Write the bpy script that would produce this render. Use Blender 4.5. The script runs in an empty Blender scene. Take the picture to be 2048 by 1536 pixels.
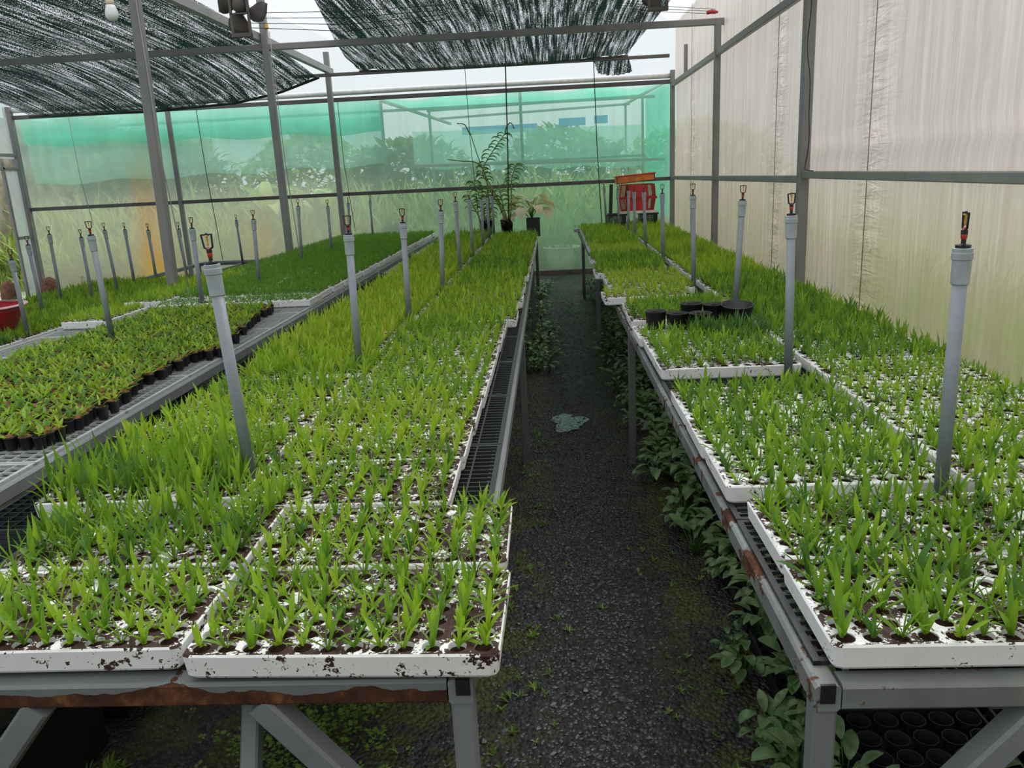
import bpy, math, random
import numpy as np
from mathutils import Vector, Matrix, Euler
R = math.radians
rnd = random.Random(7)
scene = bpy.context.scene
col = scene.collection

# ------------------------------------------------------------------ camera, world, sun, exposure
CAM_H = 1.70
F_PX, PITCH, ROLL, YAW = 1598.5, R(14.675), R(-2.848), R(3.172)
cam_d = bpy.data.cameras.new('camera')
cam = bpy.data.objects.new('camera', cam_d); col.objects.link(cam)
cam_d.sensor_width = 36.0; cam_d.lens = 36.0 * F_PX / 2048.0
cam_d.clip_start = 0.05; cam_d.clip_end = 200
_Rz = Matrix(((math.cos(YAW), math.sin(YAW), 0), (-math.sin(YAW), math.cos(YAW), 0), (0, 0, 1)))
_B = Matrix(((1, 0, 0), (0, -math.sin(PITCH), -math.cos(PITCH)), (0, math.cos(PITCH), -math.sin(PITCH))))
_Rr = Matrix(((math.cos(ROLL), -math.sin(ROLL), 0), (math.sin(ROLL), math.cos(ROLL), 0), (0, 0, 1)))
W2C = _Rr @ _B @ _Rz                       # world -> camera (x right, y down, z forward)
_M = (Matrix(((1, 0, 0), (0, -1, 0), (0, 0, -1))) @ W2C).transposed()
cam.matrix_world = Matrix.Translation((0, 0, CAM_H)) @ _M.to_4x4()
scene.camera = cam

world = bpy.data.worlds.new('overcast_sky'); scene.world = world
world.use_nodes = True
wn = world.node_tree.nodes; wl = world.node_tree.links
wn.clear()
w_out = wn.new('ShaderNodeOutputWorld'); w_bg = wn.new('ShaderNodeBackground')
w_tc = wn.new('ShaderNodeTexCoord'); w_sep = wn.new('ShaderNodeSeparateXYZ'); w_ramp = wn.new('ShaderNodeValToRGB')
w_ramp.color_ramp.elements[0].position = 0.0; w_ramp.color_ramp.elements[0].color = (0.62, 0.68, 0.72, 1)
w_ramp.color_ramp.elements[1].position = 0.7; w_ramp.color_ramp.elements[1].color = (1.0, 1.0, 1.0, 1)
wl.new(w_tc.outputs['Generated'], w_sep.inputs[0]); wl.new(w_sep.outputs['Z'], w_ramp.inputs[0])
wl.new(w_ramp.outputs[0], w_bg.inputs[0]); w_bg.inputs[1].default_value = 1.25
wl.new(w_bg.outputs[0], w_out.inputs[0])

sun_d = bpy.data.lights.new('overcast_sun', 'SUN'); sun_d.energy = 2.7; sun_d.angle = R(40); sun_d.color = (1.0, 0.98, 0.94)
sun = bpy.data.objects.new('overcast_sun', sun_d); col.objects.link(sun)
sun.rotation_euler = Euler((R(-28), R(14), 0))

scene.view_settings.view_transform = 'Standard'; scene.view_settings.look = 'None'
scene.view_settings.gamma = 1.0; scene.view_settings.use_curve_mapping = False
scene.view_settings.exposure = 0.0
scene.cycles.max_bounces = 8; scene.cycles.transparent_max_bounces = 24
scene.cycles.diffuse_bounces = 4; scene.cycles.transmission_bounces = 6
scene.cycles.caustics_reflective = False; scene.cycles.caustics_refractive = False
scene.cycles.use_denoising = True
scene.cycles.sample_clamp_indirect = 4.0

# ------------------------------------------------------------------ material helpers
class NT:
    def __init__(s, name):
        s.m = bpy.data.materials.new(name); s.m.use_nodes = True
        s.n = s.m.node_tree.nodes; s.l = s.m.node_tree.links; s.n.clear()
        s.out = s.n.new('ShaderNodeOutputMaterial')
    def node(s, t, **kw):
        n = s.n.new(t)
        for k, v in kw.items():
            if k.startswith('_'): setattr(n, k[1:], v)
            else: n.inputs[k.replace('__', ' ')].default_value = v
        return n
    def link(s, a, b): s.l.new(a, b)
    def coords(s, kind='Object', scale=(1, 1, 1), rnd_off=False):
        tc = s.n.new('ShaderNodeTexCoord'); mp = s.n.new('ShaderNodeMapping')
        mp.inputs['Scale'].default_value = scale
        s.link(tc.outputs[kind], mp.inputs['Vector'])
        if rnd_off:
            oi = s.n.new('ShaderNodeObjectInfo'); mu = s.n.new('ShaderNodeMath'); mu.operation = 'MULTIPLY'; mu.inputs[1].default_value = 37.0
            s.link(oi.outputs['Random'], mu.inputs[0]); cb = s.n.new('ShaderNodeCombineXYZ')
            for i in range(3): s.link(mu.outputs[0], cb.inputs[i])
            s.link(cb.outputs[0], mp.inputs['Location'])
        return mp.outputs[0]
    def noise(s, vec, scale=5, detail=3, rough=0.5, dist=0.0):
        n = s.node('ShaderNodeTexNoise'); n.inputs['Scale'].default_value = scale; n.inputs['Detail'].default_value = detail
        n.inputs['Roughness'].default_value = rough; n.inputs['Distortion'].default_value = dist
        s.link(vec, n.inputs['Vector']); return n.outputs['Fac']
    def ramp(s, fac, stops):
        r = s.n.new('ShaderNodeValToRGB'); cr = r.color_ramp
        while len(cr.elements) < len(stops): cr.elements.new(0.5)
        for e, (p, c) in zip(cr.elements, stops):
            e.position = p; e.color = (c if len(c) == 4 else (*c, 1)) if isinstance(c, tuple) else (c, c, c, 1)
        s.link(fac, r.inputs[0]); return r.outputs[0]
    def mix(s, fac, a, b, blend='MIX'):
        n = s.n.new('ShaderNodeMix'); n.data_type = 'RGBA'; n.blend_type = blend
        for sock, v in ((n.inputs[0], fac), (n.inputs[6], a), (n.inputs[7], b)):
            if isinstance(v, (int, float)): sock.default_value = v
            elif isinstance(v, tuple): sock.default_value = (*v, 1) if len(v) == 3 else v
            else: s.link(v, sock)
        return n.outputs[2]
    def math(s, op, a, b=0.0, c=None):
        n = s.n.new('ShaderNodeMath'); n.operation = op
        for i, v in enumerate((a, b) if c is None else (a, b, c)):
            if isinstance(v, (int, float)): n.inputs[i].default_value = v
            else: s.link(v, n.inputs[i])
        return n.outputs[0]
    def sep(s, vec):
        n = s.n.new('ShaderNodeSeparateXYZ'); s.link(vec, n.inputs[0]); return n.outputs
    def bump(s, h, strength=0.3, dist=0.01):
        b = s.n.new('ShaderNodeBump'); b.inputs['Strength'].default_value = strength; b.inputs['Distance'].default_value = dist
        s.link(h, b.inputs['Height']); return b.outputs[0]
    def principled(s, color, rough=0.6, metallic=0.0, normal=None, spec=None):
        p = s.n.new('ShaderNodeBsdfPrincipled')
        for k, v in (('Base Color', color), ('Roughness', rough), ('Metallic', metallic)):
            if isinstance(v, (int, float)) : p.inputs[k].default_value = v
            elif isinstance(v, tuple): p.inputs[k].default_value = (*v, 1) if len(v) == 3 else v
            else: s.link(v, p.inputs[k])
        if normal is not None: s.link(normal, p.inputs['Normal'])
        if spec is not None: p.inputs['Specular IOR Level'].default_value = spec
        return p.outputs[0]
    def shader_mix(s, fac, a, b):
        m = s.n.new('ShaderNodeMixShader')
        if isinstance(fac, (int, float)): m.inputs[0].default_value = fac
        else: s.link(fac, m.inputs[0])
        s.link(a, m.inputs[1]); s.link(b, m.inputs[2]); return m.outputs[0]
    def simple(s, typ, color, rough=None, normal=None):
        n = s.n.new(typ)
        if isinstance(color, tuple): n.inputs['Color'].default_value = (*color, 1) if len(color) == 3 else color
        else: s.link(color, n.inputs['Color'])
        if rough is not None: n.inputs['Roughness'].default_value = rough
        if normal is not None: s.link(normal, n.inputs['Normal'])
        return n.outputs[0]
    def done(s, shader):
        s.link(shader, s.out.inputs['Surface']); return s.m

def plain(name, color, rough=0.6, metallic=0.0, var=0.12, scale=12, spec=None):
    t = NT(name); v = t.coords(); n = t.noise(v, scale, 4)
    lo = tuple(c * (1 - var) for c in color); hi = tuple(min(1, c * (1 + var)) for c in color)
    c = t.ramp(n, [(0.3, lo), (0.7, hi)])
    return t.done(t.principled(c, rough, metallic, t.bump(n, 0.08, 0.003), spec))

def leaf_mat(name, base, tip, trans=0.35, rough=0.38, scale=18):
    t = NT(name); v = t.coords()
    n = t.noise(v, scale, 2)
    c = t.ramp(n, [(0.3, base), (0.7, tip)])
    p = t.principled(c, rough, spec=0.35)
    tr = t.simple('ShaderNodeBsdfTranslucent', t.mix(0.5, c, (0.35, 0.55, 0.03)))
    return t.done(t.shader_mix(trans, p, tr))

def steel_mat(name, paint, rust_amt, seed=0.0, low=False, rough=0.5, sc=2.2):
    t = NT(name); v = t.coords()
    n1 = t.noise(v, sc, 6, 0.65); n2 = t.noise(v, 26, 5, 0.6)
    f = t.math('ADD', t.math('MULTIPLY', n1, 0.72), t.math('MULTIPLY', n2, 0.28))
    if low:                                # rust eating up from the bottom edge
        tg = t.n.new('ShaderNodeTexCoord'); g = t.sep(tg.outputs['Generated'])
        nx = t.noise(t.coords(scale=(1, .01, .01)), 3.3, 4, 0.55)
        h = t.math('SUBTRACT', t.math('MULTIPLY', nx, 2.1), 0.42)
        h = t.math('ADD', h, t.math('MULTIPLY', t.math('SUBTRACT', n2, 0.5), 0.25))
        mask = t.math('GREATER_THAN', t.math('SUBTRACT', h, g[2]), 0.0)
    else:
        mask = t.ramp(f, [(0.5 + 0.3 * (1 - rust_amt) - 0.02, 0.0), (0.5 + 0.3 * (1 - rust_amt), 1.0)])
    rust = t.ramp(n2, [(0.3, (0.022, 0.008, 0.005)), (0.54, (0.065, 0.022, 0.009)), (0.76, (0.20, 0.08, 0.028))])
    dirt = t.ramp(n1, [(0.35, tuple(c * 0.8 for c in paint)), (0.6, paint)])
    if sc != 2.2: dirt = t.mix(t.ramp(t.noise(v, 4, 3), [(0.5, 0.0), (0.58, 0.35)]), dirt, t.mix(t.ramp(n2, [(0.4, 0.0), (0.6, 1.0)]), (0.30, 0.30, 0.22), (0.22, 0.34, 0.38)))
    c = t.mix(mask, dirt, rust)
    rr = t.mix(mask, (rough,) * 3, (0.9,) * 3)
    return t.done(t.principled(c, rr, 0.0, t.bump(t.math('MULTIPLY', mask, n2), 0.4, 0.004), 0.4))

# foam tray: white polystyrene spattered with dark potting mix
def foam_mat(name, dirt, side=0.61):
    t = NT(name); v = t.coords(rnd_off=True)
    geo = t.n.new('ShaderNodeNewGeometry'); up = t.sep(geo.outputs['Normal'])[2]
    n1 = t.noise(v, 17, 2, 0.5); n2 = t.noise(v, 85, 4, 0.7, 0.4)
    f = t.math('ADD', t.math('MULTIPLY', n1, 0.45), t.math('MULTIPLY', n2, 0.55))
    top = t.math('GREATER_THAN', up, 0.6)
    thr = t.math('SUBTRACT', side , t.math('MULTIPLY', top, dirt + side - 0.61))
    m = t.math('GREATER_THAN', f, thr)
    b = t.noise(v, 260, 1)
    c = t.mix(m, t.ramp(n1, [(0.3, (0.78, 0.79, 0.79)), (0.7, (0.86, 0.86, 0.86))]), t.ramp(n2, [(0.5, (0.035, 0.014, 0.012)), (0.75, (0.075, 0.032, 0.024))]))
    return t.done(t.principled(c, 0.55, 0.0, t.bump(t.math('ADD', t.math('MULTIPLY', m, 1.5), t.math('MULTIPLY', b, 0.2)), 0.35, 0.003), 0.3))

def soil_mat():
    t = NT('potting_mix'); v = t.coords(rnd_off=True); n = t.noise(v, 150, 5, 0.7)
    return t.done(t.principled(t.ramp(n, [(0.3, (0.012, 0.006, 0.006)), (0.6, (0.035, 0.016, 0.012)), (0.8, (0.09, 0.045, 0.03))]), 0.95, 0, t.bump(n, 0.9, 0.01), 0.1))

M = {}
M['foam_dirty'] = foam_mat('foam_dirty', 0.155, 0.585)
M['foam_mid'] = foam_mat('foam_mid', 0.125)
M['foam_clean'] = foam_mat('foam_clean', 0.085)
M['soil'] = soil_mat()
M['leaf_lime'] = leaf_mat('leaf_lime', (0.23, 0.41, 0.025), (0.42, 0.60, 0.055), 0.45)
M['leaf_green'] = leaf_mat('leaf_green', (0.11, 0.26, 0.022), (0.22, 0.40, 0.035), 0.42)
M['leaf_deep'] = leaf_mat('leaf_deep', (0.04, 0.14, 0.022), (0.10, 0.24, 0.04), 0.3)
M['leaf_yellow'] = leaf_mat('leaf_yellow', (0.36, 0.47, 0.03), (0.54, 0.62, 0.08), 0.45)
M['leaf_grass'] = leaf_mat('leaf_grass', (0.06, 0.21, 0.018), (0.13, 0.34, 0.03), 0.35)
M['leaf_blue'] = leaf_mat('leaf_blue', (0.05, 0.15, 0.05), (0.12, 0.26, 0.10), 0.25)
M['leaf_floor'] = leaf_mat('leaf_floor', (0.07, 0.16, 0.06), (0.20, 0.31, 0.14), 0.2, 0.35, 30)
M['leaf_cream'] = leaf_mat('leaf_cream', (0.80, 0.72, 0.46), (0.95, 0.90, 0.70), 0.3, 0.5, 9)
M['leaf_weed'] = leaf_mat('leaf_weed', (0.10, 0.20, 0.03), (0.22, 0.34, 0.06), 0.3)
M['cane'] = plain('cane', (0.20, 0.26, 0.07), 0.6)
M['dry_root'] = plain('dry_root', (0.32, 0.26, 0.18), 0.9)
M['petal'] = plain('petal', (0.62, 0.16, 0.36), 0.6)
M['moss'] = plain('moss', (0.125, 0.062, 0.018), 0.95, var=0.7, scale=40)
M['pot_black'] = plain('pot_black', (0.016, 0.019, 0.021), 0.42)
M['grid_black'] = plain('grid_black', (0.022, 0.025, 0.028), 0.38, spec=0.6)
M['grid_grey'] = plain('grid_grey', (0.42, 0.44, 0.45), 0.3, spec=0.8)  # pale base tone stands in for sky reflected on the left bench bars
M['grid_wire'] = plain('grid_wire', (0.06, 0.07, 0.075), 0.3, spec=0.8)
M['seam'] = plain('seam', (0.30, 0.25, 0.22), 0.8)
M['pvc'] = plain('pvc', (0.235, 0.265, 0.30), 0.45, var=0.1, scale=9)
M['pvc_light'] = plain('pvc_light', (0.34, 0.39, 0.42), 0.45, var=0.12, scale=20)
M['plastic_black'] = plain('plastic_black', (0.012, 0.012, 0.014), 0.35)
M['plastic_red'] = plain('plastic_red', (0.45, 0.035, 0.03), 0.4)
M['amber'] = plain('amber', (0.75, 0.42, 0.08), 0.3)
M['crate_red'] = plain('crate_red', (0.55, 0.025, 0.03), 0.42, var=0.2, scale=8)
M['crate_orange'] = plain('crate_orange', (0.72, 0.20, 0.035), 0.5, var=0.35, scale=9)
M['foam_white'] = plain('foam_white', (0.75, 0.72, 0.65), 0.7, var=0.2)
M['basin_red'] = plain('basin_red', (0.42, 0.02, 0.035), 0.35)
M['basin_rim'] = plain('basin_rim', (0.75, 0.5, 0.5), 0.4)
M['white_plastic'] = plain('white_plastic', (0.80, 0.82, 0.82), 0.4)
M['bulb_base'] = plain('bulb_base', (0.72, 0.62, 0.45), 0.4)
M['paint_clean'] = steel_mat('paint_clean', (0.20, 0.213, 0.222), 0.12)
M['paint_front'] = steel_mat('paint_front', (0.165, 0.18, 0.185), 0.3, low=True)
M['paint_worn'] = steel_mat('paint_worn', (0.17, 0.183, 0.182), 0.80, sc=7)
M['galv'] = steel_mat('galv', (0.27, 0.27, 0.265), 0.08, rough=0.45)
M['galv_dark'] = steel_mat('galv_dark', (0.13, 0.12, 0.115), 0.3, rough=0.6)
M['leg_dark'] = steel_mat('leg_dark', (0.13, 0.135, 0.14), 0.2)
M['wire'] = plain('wire', (0.03, 0.03, 0.03), 0.6)
M['string'] = plain('string', (0.35, 0.36, 0.34), 0.8)
M['fan_metal'] = steel_mat('fan_metal', (0.10, 0.085, 0.08), 0.15)
M['stone_wall'] = plain('stone_wall', (0.30, 0.27, 0.21), 0.9, var=0.6, scale=3)
M['concrete'] = plain('concrete', (0.16, 0.15, 0.13), 0.9, var=0.4, scale=6)
M['pavement'] = plain('pavement', (0.42, 0.45, 0.48), 0.8, var=0.2, scale=2)
M['gravel_stone'] = plain('gravel_stone', (0.036, 0.038, 0.042), 0.42, var=0.6, scale=55, spec=0.5)
M['driftwood'] = plain('driftwood', (0.24, 0.21, 0.19), 0.9, var=0.4, scale=25)
M['blue_tarp'] = plain('blue_tarp', (0.10, 0.35, 0.80), 0.5)
M['brick'] = plain('brick', (0.16, 0.08, 0.05), 0.95, var=0.4, scale=20)

def floor_mat():
    t = NT('wet_gravel'); v = t.coords()
    x, y, z = t.sep(v)
    vor = t.n.new('ShaderNodeTexVoronoi'); vor.inputs['Scale'].default_value = 62; t.link(v, vor.inputs['Vector'])
    n = t.noise(v, 3.5, 6, 0.65); n2 = t.noise(v, 1.1, 4, 0.6)
    stone = t.ramp(vor.outputs['Color'], [(0.1, (0.010, 0.010, 0.011)), (0.6, (0.026, 0.027, 0.030)), (0.95, (0.07, 0.072, 0.078))])
    mud = t.ramp(n, [(0.35, (0.016, 0.013, 0.011)), (0.7, (0.04, 0.034, 0.028))])
    base = t.mix(t.ramp(n, [(0.42, 0.0), (0.6, 1.0)]), stone, mud)
    # moss along both sides of the trodden path
    side = t.math('ABSOLUTE', t.math('SUBTRACT', x, 0.14))
    side = t.ramp(side, [(0.14, 0.0), (0.34, 1.0)])
    mossn = t.ramp(t.noise(v, 5, 8, 0.7), [(0.47, 0.0), (0.56, 1.0)])
    mm = t.math('MULTIPLY', side, mossn)
    moss = t.ramp(t.noise(v, 60, 3), [(0.3, (0.022, 0.030, 0.006)), (0.7, (0.085, 0.10, 0.016))])
    c = t.mix(mm, base, moss)
    cen = t.ramp(t.math('ABSOLUTE', t.math('SUBTRACT', x, 0.14)), [(0.12, 1.0), (0.38, 0.0)])
    cen = t.math('MULTIPLY', cen, t.ramp(t.math('MULTIPLY', y, 0.1), [(0.25, 0.0), (0.45, 1.0)]))
    rough = t.math('SUBTRACT', t.ramp(n2, [(0.3, 0.42), (0.65, 0.75)]), t.math('MULTIPLY', cen, 0.28))
    h = t.math('ADD', t.math('MULTIPLY', vor.outputs['Distance'], -1.2), t.math('MULTIPLY', n, 1.0))
    return t.done(t.principled(c, rough, 0, t.bump(h, 0.9, 0.02), 0.5))
M['floor'] = floor_mat()

def water_mat():
    t = NT('puddle_water')
    n = t.noise(t.coords(), 22, 3)
    return t.done(t.principled((0.02, 0.022, 0.025), 0.06, 0, t.bump(n, 0.9, 0.012), 0.9))
M['water'] = water_mat()

def grass_ground():
    t = NT('outdoor_ground'); v = t.coords(); n = t.noise(v, 1.6, 6, 0.7)
    return t.done(t.principled(t.ramp(n, [(0.3, (0.20, 0.28, 0.13)), (0.55, (0.38, 0.46, 0.27)), (0.8, (0.52, 0.54, 0.38))]), 0.9))
M['outdoor_ground'] = grass_ground()

def film_far():
    t = NT('milky_film_far'); v = t.coords(); x, y, z = t.sep(v)
    streak = t.noise(t.coords(scale=(3.2, 1, 0.22)), 2.6, 5, 0.6)
    fine = t.noise(t.coords(scale=(14, 1, 0.7)), 2.0, 4, 0.7)
    def gx(cx, w, zc, zw):
        a = t.math('MULTIPLY', t.math('SUBTRACT', x, cx), 1.0 / w); a = t.math('MULTIPLY', a, a)
        b = t.math('MULTIPLY', t.math('SUBTRACT', z, zc), 1.0 / zw); b = t.math('MULTIPLY', b, b)
        return t.math('POWER', 2.718, t.math('MULTIPLY', t.math('ADD', a, b), -1.0))
    st = t.math('ADD', gx(-6.95, 0.30, 1.15, 1.35), t.math('MULTIPLY', gx(-5.05, 0.28, 0.75, 0.55), 0.6))
    st = t.math('ADD', st, t.math('MULTIPLY', gx(-7.05, 0.42, 0.35, 0.55), 0.7))
    st = t.math('MULTIPLY', st, t.ramp(fine, [(0.25, 0.35), (0.7, 1.0)]))
    low = t.ramp(z, [(0.0, 1.0), (0.45, 0.55), (1.4 / 3, 0.5), (0.56, 0.0)])
    dirt = t.math('MULTIPLY', t.ramp(streak, [(0.35, 0.0), (0.75, 1.0)]), 0.5)
    zr_ = t.ramp(t.math('MULTIPLY', z, 0.3333), [(0.05, (0.66, 0.66, 0.50)), (0.46, (0.74, 0.78, 0.70)), (0.55, (0.70, 0.78, 0.72)), (0.95, (0.72, 0.90, 0.84))])
    c = t.mix(dirt, zr_, (0.50, 0.48, 0.36))
    c = t.mix(t.math('MINIMUM', st, 1.0), c, t.mix(t.ramp(z, [(0.2, 0.0), (0.8, 1.0)]), (0.66, 0.44, 0.08), (0.62, 0.36, 0.14)))
    tr = t.simple('ShaderNodeBsdfTranslucent', c); df = t.simple('ShaderNodeBsdfDiffuse', c)
    solid = t.shader_mix(0.2, tr, df)
    clear = t.simple('ShaderNodeBsdfTransparent', t.mix(0.7, c, (0.97, 1.0, 0.98)))
    opac = t.math('ADD', 0.44, t.math('MULTIPLY', streak, 0.16)); opac = t.math('ADD', opac, t.math('MULTIPLY', t.math('MINIMUM', st, 1.0), 0.35))
    return t.done(t.shader_mix(opac, clear, solid))
M['film_far'] = film_far()

def film_right():
    t = NT('milky_film_right'); v = t.coords(); x, y, z = t.sep(v)
    streak = t.noise(t.coords(scale=(1, 3.4, 0.16)), 2.4, 6, 0.65)
    fine = t.noise(t.coords(scale=(1, 16, 0.5)), 2.2, 4, 0.7)
    patch = t.noise(v, 1.3, 3, 0.5)
    # dirt comes in streaks below each rail
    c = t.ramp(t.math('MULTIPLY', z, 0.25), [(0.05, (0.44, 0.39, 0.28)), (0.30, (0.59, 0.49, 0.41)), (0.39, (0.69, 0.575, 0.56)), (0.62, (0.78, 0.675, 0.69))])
    c = t.mix(t.math('MULTIPLY', t.ramp(streak, [(0.44, 0.0), (0.62, 1.0)]), 0.42), c, (0.50, 0.38, 0.30))
    c = t.mix(t.math('MULTIPLY', t.ramp(fine, [(0.45, 0.0), (0.7, 1.0)]), 0.40), c, (0.95, 0.93, 0.9))
    g = t.math('MULTIPLY', t.ramp(t.math('MULTIPLY', z, 0.5), [(0.42, 1.0), (0.74, 0.0)]), t.ramp(t.math('ADD', t.math('MULTIPLY', patch, 0.65), t.math('MULTIPLY', fine, 0.35)), [(0.34, 0.0), (0.56, 1.0)]))
    near = t.ramp(t.math('MULTIPLY', y, 0.1), [(0.50, 1.0), (0.62, 0.12)])
    c = t.mix(t.math('MULTIPLY', t.math('MULTIPLY', g, near), 0.62), c, (0.40, 0.46, 0.15))
    # puckers either side of the vertical seams
    pk = None
    for sy in (5.575, 7.82, 12.31):
        d = t.math('ABSOLUTE', t.math('SUBTRACT', y, sy))
        w = t.math('POWER', 2.718, t.math('MULTIPLY', d, -7.0)); pk = w if pk is None else t.math('ADD', pk, w)
    pn = t.noise(t.coords(scale=(1, 2.6, 14)), 1.5, 2, 0.5, 0.8)
    wr = t.noise(t.coords(scale=(1, 6, 0.8)), 1.6, 3, 0.5, 0.6)
    cr = t.noise(v, 3.0, 5, 0.6, 1.2)
    h = t.math('ADD', t.math('MULTIPLY', pn, t.math('MULTIPLY', pk, 1.2)), t.math('MULTIPLY', wr, 0.3)); h = t.math('ADD', h, t.math('MULTIPLY', cr, 0.22))
    nm = t.bump(h, 0.75, 0.05)
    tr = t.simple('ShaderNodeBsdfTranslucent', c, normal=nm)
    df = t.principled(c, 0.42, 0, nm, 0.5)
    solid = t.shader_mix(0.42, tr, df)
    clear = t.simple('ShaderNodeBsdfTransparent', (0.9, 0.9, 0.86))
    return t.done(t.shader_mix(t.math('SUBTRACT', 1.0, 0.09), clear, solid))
M['film_right'] = film_right()

def film_roof(name, opac, colr=(0.93, 0.93, 0.95)):
    t = NT(name); v = t.coords(); n = t.noise(v, 1.5, 5, 0.6)
    c = t.ramp(n, [(0.3, tuple(k * 0.94 for k in colr)), (0.7, colr)])
    tr = t.simple('ShaderNodeBsdfTranslucent', c); df = t.simple('ShaderNodeBsdfDiffuse', c)
    return t.done(t.shader_mix(opac, t.simple('ShaderNodeBsdfTransparent', (0.97, 0.97, 0.98)), t.shader_mix(0.25, tr, df)))
M['film_roof'] = film_roof('film_roof', 0.32)
M['film_gable'] = film_roof('film_gable', 0.3)
M['film_light_block'] = film_roof('film_light_block', 0.9, (0.42, 0.43, 0.40))  # grey, nearly opaque film for the added wall that dims the camera side
M['film_door'] = film_roof('film_door', 0.7, (0.72, 0.82, 0.82))

def shade_net():
    t = NT('shade_net'); v = t.coords()
    s1 = t.noise(t.coords(scale=(9, 0.30, 1)), 2.6, 4, 0.6, 0.25)      # pulled bands running along the cloth
    s2 = t.noise(t.coords(scale=(60, 0.5, 1)), 1.0, 3, 0.6)
    s3 = t.noise(v, 95, 1, 0.5)
    s4 = t.noise(v, 0.9, 3, 0.6)
    f = t.math('ADD', t.math('MULTIPLY', s1, 0.8), t.math('MULTIPLY', s2, 0.7)); f = t.math('ADD', f, t.math('MULTIPLY', s3, 1.05)); f = t.math('ADD', f, t.math('MULTIPLY', s4, 0.18))
    op = t.math('LESS_THAN', f, 1.50)
    c = t.ramp(s1, [(0.4, (0.008, 0.011, 0.011)), (0.62, (0.012, 0.045, 0.036))])
    sol = t.shader_mix(0.2, t.simple('ShaderNodeBsdfDiffuse', c), t.simple('ShaderNodeBsdfTranslucent', (0.03, 0.07, 0.06)))
    return t.done(t.shader_mix(op, t.simple('ShaderNodeBsdfTransparent', (1, 1, 1)), sol))
M['shade_net'] = shade_net()

def green_net(name, c, opac):
    t = NT(name); v = t.coords(); n = t.noise(t.coords(scale=(1, 1, 6)), 2, 3, 0.6)
    cc = t.ramp(n, [(0.3, tuple(k * 0.75 for k in c)), (0.7, c)])
    tr = t.shader_mix(0.3, t.simple('ShaderNodeBsdfTranslucent', cc), t.simple('ShaderNodeBsdfDiffuse', cc))
    return t.done(t.shader_mix(opac, t.simple('ShaderNodeBsdfTransparent', tuple(0.5 + 0.5 * k for k in c)), tr))
M['net_green'] = green_net('net_green', (0.10, 0.80, 0.60), 0.66)
M['net_pale'] = green_net('net_pale', (0.42, 0.80, 0.68), 0.5)

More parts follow.
